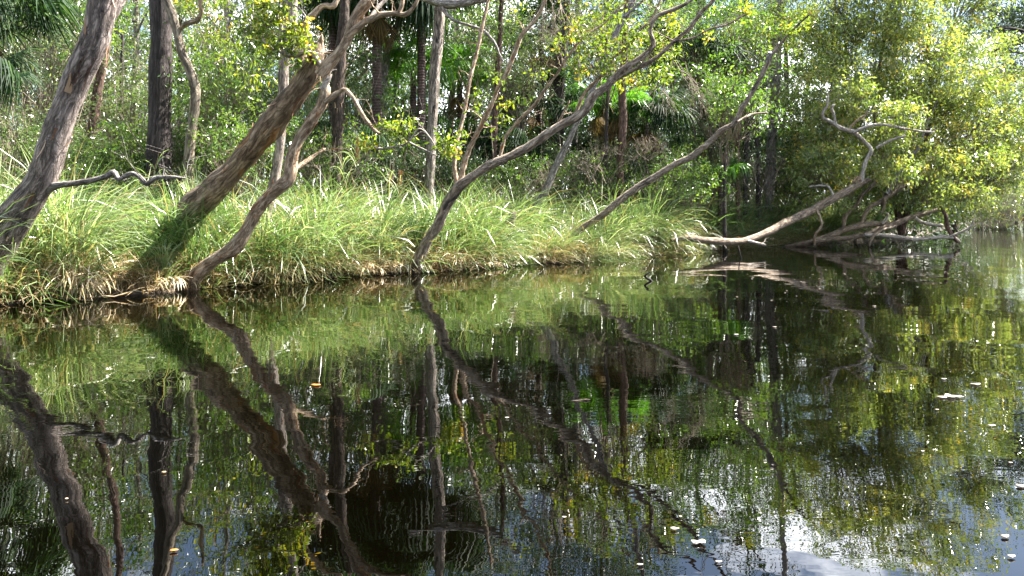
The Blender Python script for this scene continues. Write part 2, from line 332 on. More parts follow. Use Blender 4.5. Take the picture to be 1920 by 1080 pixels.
def sdist(x, y):
    """signed distance to the shore, positive on land"""
    x = np.asarray(x, float); y = np.asarray(y, float); best = np.full(x.shape, 1e9); sg = np.ones(x.shape)
    for a, b in zip(SH[:-1], SH[1:]):
        d = b - a; L2 = d @ d; tt = np.clip(((x - a[0]) * d[0] + (y - a[1]) * d[1]) / L2, 0, 1)
        px_, py_ = a[0] + tt * d[0], a[1] + tt * d[1]; dd = np.hypot(x - px_, y - py_)
        s = np.sign(d[0] * (y - a[1]) - d[1] * (x - a[0])); k = dd < best - 1e-9
        best = np.where(k, dd, best); sg = np.where(k, s, sg)
    return best * np.where(sg == 0, 1, sg)
def gz(x, y):
    s = sdist(x, y); x = np.asarray(x, float); y = np.asarray(y, float)
    nse = .05 * np.sin(x * 1.7 + y * .6) + .04 * np.sin(x * .9 - y * 2.1) + .03 * np.sin(4.1 * x + 3.3 * y)
    land = np.where(s < .5, .04 + .26 * s, .17 + .045 * np.minimum(s - .5, 14)) + nse * np.clip(s / 1.2, 0, 1)
    return np.where(s > 0, land, np.maximum(-1.2, .04 + s * .9))
def gz1(x, y): return float(gz(np.array([x]), np.array([y]))[0])
ax = np.concatenate([[-900, -400, -150, -70, -40, -25, -16], np.arange(-12, 14, .22), np.arange(14, 50, .9), [60, 90, 160, 400, 900]])
ay = np.concatenate([[-300, -80, -20, -6, 0, 3], np.arange(5, 26, .22), np.arange(26, 75, 1.0), [90, 130, 220, 500, 1400]])
gx, gy = np.meshgrid(ax, ay, indexing='ij'); zz = gz(gx, gy)
V = np.stack([gx, gy, zz], -1).reshape(-1, 3); nx_, ny_ = len(ax), len(ay)
i, j = np.meshgrid(np.arange(nx_ - 1), np.arange(ny_ - 1), indexing='ij'); a0 = i * ny_ + j
mb = MB(); mb.add(V, np.stack([a0, a0 + ny_, a0 + ny_ + 1, a0 + 1], -1).reshape(-1, 4))
tag(mb.build('ground', M['soil']), kind='structure')
mb = MB(); mb.add([[-900, -300, 0], [900, -300, 0], [900, 1400, 0], [-900, 1400, 0]], [[0, 1, 2, 3]])
tag(mb.build('water', M['water'], smooth=False), 'dark still river water mirroring the wooded bank', kind='structure')

# ------------------------------------------------------------------ sedge and grass on the bank (nobody could count it)
def blades(mb, base, L, W, head, lean, curl, tint, nseg=5, twist=.5, z0=None):
    """arching strap blades: base (N,3), head = compass of lean, lean = start angle from vertical, curl = added bend"""
    n = len(base); u = np.linspace(0, 1, nseg + 1)
    ang = lean[:, None] + curl[:, None] * u[None] ** 1.35
    ds = (L / nseg)[:, None]
    hx = np.concatenate([np.zeros((n, 1)), np.cumsum(np.sin((ang[:, 1:] + ang[:, :-1]) / 2) * ds, 1)], 1)
    hz = np.concatenate([np.zeros((n, 1)), np.cumsum(np.cos((ang[:, 1:] + ang[:, :-1]) / 2) * ds, 1)], 1)
    side = rng.normal(0, .05, n)[:, None] * u[None] ** 2 * L[:, None]
    ch, sh = np.cos(head)[:, None], np.sin(head)[:, None]
    c = np.stack([base[:, 0:1] + hx * ch - side * sh, base[:, 1:2] + hx * sh + side * ch, base[:, 2:3] + hz], -1)
    c[..., 2] = np.maximum(c[..., 2], .004 + .02 * rng.uniform(size=(n, 1)))
    tw_ = (rng.uniform(-.9, .9, n)[:, None] + twist * rng.normal(size=n)[:, None] * u[None])
    wd = (W[:, None] * np.array([.75, 1, 1, .85, .6, .08] if nseg == 5 else np.linspace(1, .1, nseg + 1))[None] / 2)[..., None]
    sd = np.stack([-sh * np.cos(tw_), ch * np.cos(tw_), np.sin(tw_)], -1)
    V = np.stack([c - sd * wd, c + sd * wd], 2).reshape(-1, 3)
    b = (np.arange(n) * (nseg + 1) * 2)[:, None] + np.arange(nseg)[None] * 2
    q = np.stack([b, b + 1, b + 3, b + 2], -1).reshape(-1, 4)
    mb.add(V, q, None, np.repeat(tint, (nseg + 1) * 2))
def scatter(n, s0, s1, xr, yr, power=1.0):
    o = []
    tot = 0
    while tot < n:
        x = rng.uniform(xr[0], xr[1], n * 4); y = rng.uniform(yr[0], yr[1], n * 4); s = sdist(x, y)
        k = (s > s0) & (s < s1) & (rng.uniform(size=len(s)) < ((s1 - s) / (s1 - s0)) ** power); o.append(np.stack([x[k], y[k]], 1)); tot += k.sum()
    return np.concatenate(o)[:n]
WIND = -.5                                # compass (from +x) that the blades tend to lie over to: right and toward the water
def sedge(mb, cen, per, Lm, Wm, spread=.16, wind=.65, dead=.0, lean0=.12, curl0=1.5, tcen=None):
    n = len(cen) * per; c = np.repeat(cen, per, 0); k = len(cen)
    a = rng.uniform(0, 2 * math.pi, n); r = spread * np.sqrt(rng.uniform(0, 1, n))
    b = np.stack([c[:, 0] + r * np.cos(a), c[:, 1] + r * np.sin(a)], 1); z = gz(b[:, 0], b[:, 1])
    base = np.column_stack([b, np.maximum(z, -.05) - .02]); cen_ok = None
    cw = np.repeat(rng.normal(WIND, .7, k), per); wl = np.repeat(rng.uniform(.2, 1.3, k), per) * wind
    hx = np.cos(a) + wl * np.cos(cw) + rng.normal(0, .3, n); hy = np.sin(a) + wl * np.sin(cw) + rng.normal(0, .3, n)
    head = np.arctan2(hy, hx); mag = np.hypot(hx, hy)
    L = Lm * rng.uniform(.55, 1.2, n) * np.repeat(rng.uniform(.45, 1.2, k), per)
    tc_ = np.repeat(rng.normal(.5, .17, k), per) if tcen is None else np.full(n, tcen)
    tint = np.clip(tc_ + rng.normal(0, .2, n), .13, 1); d = (rng.uniform(size=n) < dead) | np.repeat(rng.uniform(size=k) < .035, per) & (rng.uniform(size=n) < .8); tint[d] = rng.uniform(0, .09, d.sum())
    blades(mb, base, L, Wm * rng.uniform(.6, 1.3, n), head, np.abs(rng.normal(lean0, .12, n)) * (.5 + mag * .6), curl0 * rng.uniform(.45, 1.25, n) * (.6 + .35 * mag), tint)
def gap(c, keep=False):                     # the sedge is thin and short in front of the big leaning trunk and beside the forked one
    px_ = 960 + c[:, 0] / c[:, 1] * F
    k = ((px_ > 170) & (px_ < 350) & (c[:, 1] < 10.05)) | ((px_ > 345) & (px_ < 420) & (c[:, 1] < 9.6))
    k |= ((px_ > 1025) & (px_ < 1180) & (c[:, 1] < 15.6)) | ((px_ > 940) & (px_ < 1020) & (c[:, 1] < 14.9))
    return c[k] if keep else c[~k]
g = MB()
c1 = scatter(640, .05, 4.2, (-7.5, 3.2), (6, 20), .25); cg = gap(c1, True); c1 = gap(c1)
sedge(g, cg, 60, .52, .010, dead=.10, tcen=.5)
cr_ = cg[cg[:, 0] > -1]; sedge(g, cr_, 70, .62, .011, dead=.08, tcen=.55)
c2f = scatter(70, -.05, .7, (-.2, 3.2), (13, 17), .2); sedge(g, c2f, 80, .5, .010, dead=.08, wind=1.0, lean0=.3, tcen=.6)
sedge(g, c1, 80, 1.38, .015, dead=.12, curl0=1.9)
c2 = gap(scatter(560, .05, 5.5, (3.0, 13), (13, 30), .3))
sedge(g, c2, 60, 1.5, .019, dead=.14, curl0=1.8)
c3 = gap(scatter(150, .0, .55, (-7, 9), (6, 24), .3))          # fringe hanging over the water
sedge(g, c3, 80, .95, .010, wind=1.1, dead=.30, lean0=.4, curl0=1.8)
c3b = gap(scatter(60, -.08, .3, (-7, 9), (6, 24), .3))
sedge(g, c3b, 60, .5, .008, wind=.8, dead=.6, lean0=.4, curl0=1.2)
c3c = np.array([wp(x_, y_) for x_, y_ in ((470, 532), (500, 530), (520, 528), (545, 526), (575, 524), (600, 521), (440, 533), (1040, 492), (1080, 490), (1120, 488), (1160, 486), (880, 504))]) + np.array([0, .25])
sedge(g, c3c, 240, 1.15, .006, wind=1.5, dead=.22, lean0=.5, curl0=1.3)
c4 = scatter(260, 4.0, 9.0, (-10, 9), (8, 30), .6)        # thinner behind
sedge(g, c4, 40, .95, .012, dead=.1)
tag(g.build('sedge_grass', M['grass']), 'tall pale green sedge arching over the river bank', 'grass', kind='stuff')
dd = MB()
c5 = scatter(520, -.15, .5, (-7.2, 9.5), (6, 25), .6)
n = len(c5) * 26; c = np.repeat(c5, 26, 0) + rng.normal(0, .10, (n, 2)); z = np.maximum(gz(c[:, 0], c[:, 1]), 0)
blades(dd, np.column_stack([c, z + rng.uniform(0, .22, n)]), rng.uniform(.18, .55, n), rng.uniform(.004, .010, n), rng.uniform(0, 6.28, n), rng.uniform(.2, 1.3, n),
       rng.uniform(.5, 2.0, n), np.clip(rng.normal(.42, .25, n), 0, 1))
for (x, yb, hgt, k) in ((135, 560, .36, 70), (165, 560, .28, 40), (300, 548, .20, 26), (328, 546, .18, 18), (690, 517, .2, 40), (735, 514, .2, 30), (920, 503, .12, 30), (1090, 490, .15, 30), (640, 517, .15, 20)):
    Y = F / (yb - YH); X = (x - 960) / F * Y; q_ = rng.normal(0, 1, (k, 2)) * np.array([.09, .05])
    b = np.column_stack([X + q_[:, 0] * 1.1, Y - .02 + q_[:, 1], np.full(k, hgt) * rng.uniform(.6, 1.1, k)])
    blades(dd, b, hgt * rng.uniform(.8, 1.5, k), rng.uniform(.009, .019, k), rng.uniform(math.pi, 2 * math.pi, k), np.full(k, 1.6), rng.uniform(1.0, 1.7, k), np.clip(rng.normal(.85, .15, k), 0, 1))
for _ in range(260):                        # fallen sticks and roots along the edge
    q_ = scatter(1, -.35, .5, (-7, 9.5), (6, 25), .3)[0]; a = rng.uniform(0, 6.28); l = rng.uniform(.1, .5)
    stick(dd, (q_[0], q_[1], max(gz1(*q_), 0) + rng.uniform(0, .1)), (q_[0] + l * math.cos(a), q_[1] + l * math.sin(a), rng.uniform(-.02, .16)), rng.uniform(.004, .013), .003, tint=rng.uniform(.1, 1))
tag(dd.build('dead_grass', M['grass_dead']), 'straw coloured dead sedge trailing at the waterline', 'dead grass', kind='stuff')

# ------------------------------------------------------------------ traced trees of the water's edge
def peel(mb, c, r, n, size=.12, lo=0.0, hi=1.0):
    mb = Slot(mb, 1); t, u, v = frames(c); m = len(c)
    for _ in range(n):
        i = int(rng.uniform(lo, hi) * (m - 1)); a = rng.uniform(0, 6.28); d = np.cos(a) * u[i] + np.sin(a) * v[i]; s = np.cross(t[i], d)
        L = size * rng.uniform(.5, 1.8); wd = size * rng.uniform(.12, .35); sg = rng.choice([-1, 1]); p0 = c[i] + d * r[i] * .98
        pts = [p0, p0 + t[i] * sg * L * .35 + d * .006, p0 + t[i] * sg * L * .7 + d * L * .12, p0 + t[i] * sg * L + d * L * rng.uniform(.15, .5)]
        V = []; 
        for k, q_ in enumerate(pts): ww = wd * (1 - .25 * k) / 2; V += [q_ - s * ww, q_ + s * ww]
        mb.add(V, [[0, 1, 3, 2], [2, 3, 5, 4], [4, 5, 7, 6]], None, rng.uniform(0, 1))
def to_ground(x, y, w, Y, slope=0.0, flare=1.25):
    """row(s) that carry a stem from pixel (x, y) on down into the ground"""
    X = (x - 960) / F * Y; z = gz1(X, Y) - .12; yb = YH + (H - z) * F / Y
    return (x + slope * (yb - y), yb, w * flare)
def tree(name, label, cat, trunk, Y0, Y1, mat, branches=(), group=None, seg=14, lump=.12, kink=0.0, npeel=0, pmat=None, flute=0, root=None):
    base = P(trunk[0][0], trunk[0][1], trunk[0][3] if len(trunk[0]) > 3 else Y0)
    o = tag(empty(name), label, cat, group); sd = int(abs(trunk[0][0]) * 7 + len(label))
    mb = MB(); c, r = limb_px(mb, trunk, Y0, Y1, seg=seg, lump=lump, seed=sd, kink=kink, flute=flute)
    if npeel: peel(mb, c, r, npeel, size=max(.06, r.mean() * .8))
    mb.build('trunk', [M[mat], M['peel']], o)
    for k, (rows, y0, y1, bm) in enumerate(branches):
        b = MB(); cc, rr = limb_px(b, rows, y0, y1, seg=9, lump=.17, seed=sd + k + 1, kink=.6)
        for _ in range(max(2, int(len(cc) / 7))):  # side spurs and twigs
            i = rng.integers(len(cc) // 5, len(cc) - 1); d = rng.normal(size=3); d[2] = abs(d[2]) * 1.2; d = unit(d); L_ = rng.uniform(.05, .45)
            e = cc[i] + d * L_; stick(b, cc[i], e, max(.003, rr[i] * .3), .002, n=3)
            if L_ > .18:
                for _ in range(3): f_ = cc[i] + (e - cc[i]) * rng.uniform(.35, 1); stick(b, f_, f_ + unit(d + rng.normal(0, .6, 3)) * L_ * rng.uniform(.3, .6), .003, .0015, n=2)
        b.build('branch', M[bm or mat], o)
    return o, c, r
def sprays(o, Y, spec, mat, L=.085, W=.035, fat=True, droop=.2, tint=None, twig='twig', name='foliage'):
    lf = MB(); tw = Slot(lf, 1)
    for s in spec:
        x, y, rx, ry, n = s[:5]; YY = s[5] if len(s) > 5 else Y; c = P(x, y, YY); k = YY / F
        cloud(lf, tw, (*c, rx * k, max(rx, ry) * k * .8, ry * k), n, L, W, droop, clump=.13, per=14, hub=c + np.array([0, 0, -ry * k * .4]), fat=fat)
    lf.build(name, [M[mat], M[twig]], o, smooth=False)

t1, c, r = tree('paperbark_tree', 'thick grey shaggy trunk leaning in from the left edge, with a wavy bare side branch', 'tree',
    [(-112, 640, 104), (-90, 590, 92), (-50, 520, 80), (0, 447, 70), (38, 391, 64), (78, 335, 58), (95, 278, 56), (118, 215, 54), (143, 150, 52), (178, 75, 54), (192, 0, 46), (205, -60, 44), (215, -140, 40)],
    8.0, 7.6, 'bark_grey', [
    ([(192, 60, 24), (212, 32, 19), (222, 10, 18), (232, -20, 18), (245, -80, 15)], 7.7, 7.9, None),
    ([(80, 350, 26), (100, 345, 18), (120, 342, 14), (165, 338, 12), (198, 330, 11), (213, 322, 10), (222, 336, 11), (232, 332, 9), (246, 325, 10), (260, 330, 9), (274, 345, 11), (283, 338, 9), (295, 332, 9), (320, 331, 7), (349, 334, 4)], 7.85, 7.5, 'bark_pole')],
    seg=24, lump=.14, npeel=70)
t2, c, r = tree('paperbark_tree', 'big brown trunk leaning right above the sedge, ending in a broken stub', 'tree',
    [(170, 640, 74, 9.2), (232, 548, 68, 9.35), (278, 490, 58, 9.7), (333, 423, 54, 10.0), (373, 380, 51, 10.1), (430, 325, 49, 10.05), (480, 268, 48, 9.9), (530, 205, 48, 9.7), (568, 155, 47, 9.55), (588, 118, 42, 9.5), (597, 95, 24, 9.5), (600, 72, 10, 9.5)],
    10, 9.5, 'bark_brown', [
    ([(614, 158, 14), (606, 132, 13), (592, 108, 12), (580, 98, 11), (565, 97, 10), (545, 104, 9), (530, 93, 8), (524, 72, 8), (527, 50, 7), (520, 28, 6), (534, 8, 5), (540, -30, 4)], 9.4, 9.2, 'bark_pale'),
    ([(545, 104, 8), (528, 98, 7), (508, 90, 6), (497, 78, 5), (492, 62, 3)], 9.3, 9.1, 'bark_pale'),
    ([(566, 118, 16), (572, 80, 15), (577, 47, 14), (588, 28, 14), (605, 11, 14), (622, 11, 13), (632, -8, 12), (640, -50, 10)], 9.6, 9.7, 'bark_tan'),
    ([(528, 60, 5), (545, 52, 5), (562, 45, 4), (572, 32, 4), (560, 15, 4), (548, 8, 3)], 9.25, 9.1, 'bark_pole'),
    ([(596, 118, 12), (601, 96, 16), (604, 80, 10), (603, 62, 3)], 9.5, 9.5, 'bark_tan')],
    seg=24, lump=.16, npeel=90)
mb = MB(); k = 420; u = rng.uniform(0, 1, k)[:, None]; a = P(225, 556, 9.3); b = P(350, 405, 10.0)   # grass tufts on the green foot of the trunk
base = a * (1 - u) + b * u + rng.normal(0, .10, (k, 3)) * np.array([1, .15, 1]) - np.array([0, .16, 0])
blades(mb, base, rng.uniform(.12, .42, k), np.full(k, .008), rng.normal(-1.4, .7, k), rng.uniform(.5, 1.3, k), rng.uniform(.5, 1.6, k), np.clip(rng.normal(.38, .15, k), .13, 1)); mb.build('foot_tufts', M['grass'], t2)
sprays(t2, 9.2, [(505, 40, 26, 34, 230), (560, 88, 22, 26, 130), (497, 95, 20, 28, 130), (545, 72, 18, 20, 90), (520, 5, 34, 22, 170), (568, 60, 14, 22, 70), (470, 60, 20, 30, 110), (545, 120, 14, 12, 40)], 'leaf_yellow')
t3, c, r = tree('paperbark_tree', 'sinuous tan trunk from the water edge up to a white knot, with a hooped limb', 'tree',
    [(355, 552, 32), (366, 515, 27), (403, 487, 26), (442, 461, 28), (466, 424, 25), (480, 397, 27), (497, 375, 24), (521, 354, 25), (543, 333, 24), (548, 292, 24), (560, 258, 24), (583, 226, 23), (603, 196, 22), (609, 175, 22), (611, 150, 20)],
    9.45, 9.3, 'bark_tan', [
    ([(600, 140, 26), (614, 120, 23), (635, 97, 21), (650, 70, 21), (658, 40, 22), (675, 16, 23), (691, -5, 21), (722, -60, 17)], 9.3, 9.2, None),
    ([(652, 72, 18), (667, 54, 15), (685, 40, 14), (710, 29, 13), (738, 25, 11), (758, 26, 10), (772, 15, 8), (783, -2, 7), (800, -45, 5)], 9.25, 9.0, None),
    ([(748, 25, 9), (754, 8, 9), (757, -10, 8), (762, -40, 6)], 9.1, 9.1, None),
    ([(690, 40, 10), (706, 18, 9), (724, 0, 8), (742, -30, 7)], 9.25, 9.5, 'bark_pale'),
    ([(604, 166, 10), (612, 152, 11), (618, 145, 8), (623, 138, 3)], 9.25, 9.25, 'bark_pale'),
    ([(609, 192, 12), (630, 178, 11), (647, 169, 11), (661, 181, 9), (672, 203, 9), (680, 219, 8), (699, 243, 8), (715, 252, 4)], 9.3, 9.1, None),
    ([(549, 318, 12), (566, 307, 10), (585, 294, 8), (610, 277, 6)], 9.5, 9.8, None),
    ([(686, 270, 4), (713, 279, 5), (741, 275, 4), (766, 267, 4), (786, 242, 4), (805, 256, 3), (820, 282, 2)], 9.1, 9.0, 'bark_pale'),
    ([(766, 267, 4), (799, 283, 3), (824, 295, 3)], 9.0, 9.0, 'bark_pale')],
    seg=16, lump=.16, kink=.15, npeel=60)
sprays(t3, 9.1, [(728, 240, 28, 20, 90), (752, 250, 28, 20, 90), (702, 262, 18, 14, 50), (765, 238, 14, 14, 30), (838, 262, 22, 18, 90), (852, 280, 18, 14, 50), (845, 262, 14, 18, 40)], 'leaf_yellow')
t4, c, r = tree('river_tree', 'brown trunk rising from the water mid bank and forking into long slender limbs', 'tree',
    [(772, 540, 26), (777, 510, 22), (788, 480, 23), (802, 450, 22), (818, 427, 22), (829, 403, 21), (838, 383, 22), (852, 362, 22), (866, 345, 22), (880, 335, 18), (910, 314, 18), (960, 291, 17), (996, 272, 18), (1043, 240, 17), (1080, 220, 18), (1099, 205, 19), (1113, 180, 18), (1138, 161, 16), (1168, 131, 15), (1199, 111, 13), (1224, 86, 12), (1219, 56, 8), (1232, 31, 9), (1263, 18, 8), (1293, 2, 7), (1320, -30, 6)],
    12.0, 10.6, 'bark_fork', [
    ([(1150, 152, 7), (1188, 130, 8), (1229, 107, 8), (1265, 76, 9), (1293, 53, 9), (1315, 22, 8), (1340, -2, 7), (1370, -50, 5)], 11.2, 10.6, None),
    ([(1262, 79, 5), (1302, 71, 4), (1330, 55, 4), (1363, 46, 4), (1393, 30, 4), (1404, 25, 3)], 10.9, 10.5, None),
    ([(864, 350, 14), (868, 314, 12), (877, 283, 12), (890, 257, 11), (907, 224, 10), (920, 198, 10), (933, 166, 10), (944, 150, 10), (955, 128, 11), (967, 95, 10), (977, 67, 10), (1002, 39, 8), (1021, 5, 7), (1038, -40, 5)], 11.9, 11.7, 'bark_tan'),
    ([(858, 352, 12), (851, 314, 10), (855, 275, 9), (860, 250, 9), (866, 224, 8), (875, 181, 8), (883, 142, 8), (891, 111, 8), (902, 61, 8), (913, 14, 7), (922, -40, 5)], 12.0, 12.4, 'bark_tan'),
    ([(936, 304, 8), (938, 292, 7), (944, 264, 7), (951, 250, 7), (977, 222, 8), (1001, 198, 8), (1018, 172, 7), (1040, 144, 6), (1054, 123, 6), (1071, 97, 6), (1093, 72, 5), (1132, 42, 5), (1166, 8, 4), (1190, -25, 3)], 11.8, 11.9, 'bark_tan'),
    ([(1075, 224, 9), (1081, 211, 8), (1092, 181, 8), (1103, 163, 7), (1118, 151, 6), (1143, 128, 5), (1151, 106, 5), (1177, 88, 5), (1199, 58, 5), (1221, 36, 5), (1240, -5, 4)], 11.4, 11.6, 'bark_tan'),
    ([(1042, 238, 7), (1050, 222, 6), (1062, 200, 4), (1068, 188, 2)], 11.6, 11.6, 'bark_tan')],
    seg=16, lump=.10, npeel=26)
sprays(t4, 11.3, [(1075, 85, 40, 30, 130), (1110, 60, 40, 30, 130), (1120, 120, 45, 25, 150), (1160, 90, 40, 28, 150), (1190, 60, 40, 30, 130), (1195, 145, 42, 18, 120), (1230, 130, 30, 26, 90), (1235, 50, 40, 28, 110), (1270, 20, 30, 22, 80), (1140, 20, 40, 25, 90), (1090, 130, 30, 18, 60), (1265, 60, 20, 20, 40),
    (905, 178, 14, 16, 40), (890, 195, 12, 18, 36), (945, 195, 12, 14, 30), (940, 228, 12, 16, 36), (925, 265, 10, 12, 24), (925, 142, 14, 18, 36), (985, 192, 16, 12, 30), (1005, 140, 18, 14, 30), (975, 30, 18, 16, 30), (868, 240, 9, 12, 20), (1320, 70, 20, 14, 36), (1380, 30, 30, 18, 50)], 'leaf_yellow')
rb = to_ground(982, 422, 16, 15.5, -.6)
t5, c, r = tree('leaning_tree', 'grey bare stem leaning right behind the sedge, passing under the long forked limb', 'tree',
    [(*rb, 15.6), (982, 422, 17), (1007, 385, 15), (1024, 355, 14), (1040, 316, 14), (1057, 283, 14), (1068, 261, 12), (1079, 236, 11), (1100, 190, 10), (1128, 130, 11), (1154, 64, 11), (1172, 32, 12), (1185, 6, 12), (1200, -50, 10), (1225, -150, 7)], 15.4, 14.6, 'bark_pole', [
    ([(1172, 32, 6), (1205, 0, 5), (1235, -40, 3)], 14.7, 14.5, None)], lump=.08)
rb = to_ground(1071, 447, 14, 15.2, -1.0)
t6, c, r = tree('leaning_tree', 'long slender grey pole leaning far right, with a pale sawn stub near its top', 'tree',
    [(*rb, 15.3), (1071, 447, 14), (1093, 427, 13), (1127, 405, 14), (1160, 377, 14), (1199, 349, 14), (1227, 333, 14), (1265, 308, 13), (1293, 296, 13), (1313, 281, 12), (1335, 262, 12), (1354, 244, 12), (1377, 231, 11), (1390, 205, 10), (1405, 182, 10), (1421, 155, 9), (1436, 125, 9), (1450, 97, 8), (1465, 81, 6), (1475, 68, 5), (1496, 47, 4), (1520, 25, 3)], 15.2, 13.6, 'bark_fork', [
    ([(1382, 228, 5), (1400, 219, 5), (1412, 214, 5), (1440, 211, 4)], 14.2, 14.5, None)], lump=.08)
mb = MB(); tube(mb, [P(1437, 118, 13.9), P(1444, 99, 13.85)], [.040, .043], seg=12, lump=.03, taper_end=False); Slot(mb, 1).add(*[np.array([P(1444, 99, 13.85) + np.array([.045 * math.cos(a_), .03 * math.sin(a_) - .002, .022 * math.sin(a_) + .012]) for a_ in np.arange(8) * .785])], [[0, 1, 2, 3], [0, 3, 4, 5], [0, 5, 6, 7]]); mb.build('sawn_stub', [M['bark_pole'], M['cut_wood']], t6)
sprays(t6, 13.8, [(1478, 60, 26, 18, 60), (1500, 40, 30, 16, 60), (1460, 45, 22, 16, 40), (1485, 95, 18, 16, 36)], 'leaf_yellow')

# the fallen trees on the right
t8, c, r = tree('fallen_tree', 'smooth tan log rising from the water, with a crooked pale limb on its end', 'fallen tree',
    [(1258, 450, 7, 16.6), (1275, 447, 10, 16.7), (1293, 447, 13, 16.8), (1335, 452, 15, 17.1), (1377, 453, 14, 17.5), (1404, 449, 13, 17.8), (1440, 435, 15, 18.2), (1476, 416, 16, 18.7), (1523, 394, 16), (1559, 374, 16), (1595, 354, 15), (1618, 341, 13), (1634, 337, 7)], 18.6, 19.8, 'bark_log', [
    ([(1612, 343, 12), (1619, 327, 9), (1623, 302, 9), (1632, 280, 9), (1620, 264, 9), (1607, 254, 9), (1595, 247, 10), (1573, 239, 9), (1557, 228, 8), (1543, 219, 7), (1543, 208, 6), (1551, 198, 5), (1554, 176, 3)], 19.7, 19.4, 'bark_pale'),
    ([(1567, 236, 6), (1565, 219, 6), (1559, 203, 6), (1566, 196, 3)], 19.5, 19.4, 'bark_pale'),
    ([(1598, 249, 7), (1620, 239, 6), (1648, 234, 6), (1690, 240, 5), (1718, 245, 4), (1754, 247, 4)], 19.5, 19.2, 'bark_pale'),
    ([(1590, 244, 5), (1605, 228, 5), (1622, 215, 4), (1626, 206, 2)], 19.5, 19.3, 'bark_tan'),
    ([(1643, 278, 5), (1670, 264, 5), (1698, 255, 5)], 19.5, 19.2, 'bark_pale'),
    ([(1600, 352, 10), (1606, 338, 12), (1612, 332, 9)], 19.7, 19.6, 'bark_tan'),
    ([(1530, 392, 6), (1540, 420, 5), (1528, 440, 5), (1526, 462, 5)], 19.1, 19.2, 'bark_tan'),
    ([(1395, 450, 8), (1420, 456, 7), (1437, 460, 6)], 17.7, 17.6, 'bark_pale'),
    ([(1562, 366, 5), (1553, 350, 5), (1540, 348, 4), (1516, 350, 3)], 19.4, 19.6, 'bark_pale')], seg=16, lump=.09, npeel=14)
t9, c, r = tree('fallen_tree', 'low tangle of grey fallen trunks lying in the water beneath the big leafy bush', 'fallen tree',
    [(1470, 462, 5, 20.5), (1490, 460, 9), (1518, 455, 12), (1551, 444, 13), (1584, 431, 13), (1618, 422, 13), (1645, 419, 11), (1668, 418, 9)], 20.5, 21.2, 'bark_log', [
    ([(1525, 456, 8), (1559, 449, 9), (1595, 446, 10), (1629, 438, 10), (1651, 427, 10), (1684, 417, 12), (1718, 405, 10), (1745, 397, 9), (1768, 390, 6)], 20.6, 21.2, None),
    ([(1620, 440, 7), (1648, 441, 8), (1676, 444, 9), (1718, 448, 9), (1745, 447, 8), (1773, 444, 8), (1793, 448, 7), (1800, 458, 5)], 20.6, 20.9, 'bark_pale'),
    ([(1715, 408, 6), (1726, 416, 7), (1745, 420, 8), (1770, 422, 7)], 21.0, 20.8, 'bark_pale'),
    ([(1764, 386, 6), (1771, 400, 8), (1776, 424, 9), (1785, 441, 8), (1796, 456, 6)], 21.0, 20.8, 'bark_red'),
    ([(1780, 442, 5), (1807, 433, 5), (1820, 424, 4), (1826, 410, 3)], 20.8, 20.6, 'bark_pale'),
    ([(1628, 462, 5), (1640, 441, 6), (1657, 430, 6), (1681, 424, 6)], 20.2, 20.6, None),
    ([(1580, 434, 7), (1586, 408, 8), (1607, 383, 7), (1620, 360, 7), (1643, 341, 7), (1668, 322, 5)], 20.9, 21.3, None),
    ([(1616, 422, 8), (1632, 388, 8), (1656, 373, 11), (1700, 345, 9), (1740, 318, 7)], 21.0, 21.6, None),
    ([(1644, 418, 10), (1652, 395, 10), (1658, 372, 9)], 21.1, 21.2, 'bark_brown'),
    ([(1662, 366, 9), (1673, 345, 9), (1690, 318, 8), (1718, 280, 7), (1735, 240, 5), (1760, 180, 4)], 21.3, 22.5, 'bark_pole'),
    ([(1673, 362, 5), (1701, 330, 6), (1737, 302, 5), (1757, 284, 4)], 21.3, 21.6, 'bark_tan'),
    ([(1655, 420, 6), (1664, 405, 5), (1662, 398, 3)], 20.9, 20.8, 'bark_pale')], seg=12, lump=.10)
# ragged debris caught under the tangle
mb = MB()
for _ in range(70):
    x = rng.uniform(1485, 1800); a = P(x, 462, rng.uniform(20.3, 21.2)); a[2] = -.03; b = a + np.array([rng.normal(0, .35), rng.normal(0, .2), abs(rng.normal(.12, .15))])
    stick(mb, a, b, .012, .004, n=2)
mb.build('twigs', M['twig'], t9)
# the great bush over them
bt = tag(empty('riverside_bush'), 'huge bright yellow-green leafy bush leaning over the water on the right', 'tree')
lf = MB(); tw = Slot(lf, 1); br = []
EL = [(1540, 330, 60, 60), (1600, 300, 75, 70), (1530, 250, 60, 70), (1680, 340, 80, 50), (1760, 330, 80, 60), (1830, 350, 55, 45), (1560, 170, 70, 75), (1650, 220, 90, 80), (1740, 230, 90, 80), (1830, 250, 80, 80), (1540, 80, 75, 70), (1630, 110, 90, 80), (1720, 110, 90, 80), (1800, 150, 80, 80), (1880, 220, 70, 80),
      (1880, 310, 60, 50), (1570, 0, 90, 70), (1680, 10, 90, 80), (1780, 40, 80, 80), (1700, -80, 110, 70), (1600, -100, 90, 60), (1800, -120, 80, 50), (1890, -40, 60, 50), (1900, 120, 50, 60), (1760, -190, 60, 40), (1480, 20, 60, 60), (1500, 390, 25, 25), (1740, 385, 50, 28), (1800, 385, 40, 30), (1500, 180, 40, 60), (1845, 395, 25, 20), (1940, 270, 60, 90), (1480, 330, 28, 36)]
FRONT = [(1560, 300, 40, 36), (1655, 265, 40, 32), (1530, 215, 34, 36), (1600, 180, 50, 34), (1690, 215, 50, 40), (1690, 320, 46, 32), (1760, 362, 46, 26), (1820, 365, 40, 26), (1650, 310, 36, 24), (1760, 300, 50, 30), (1585, 330, 30, 20), (1505, 310, 30, 30), (1850, 300, 50, 40)]
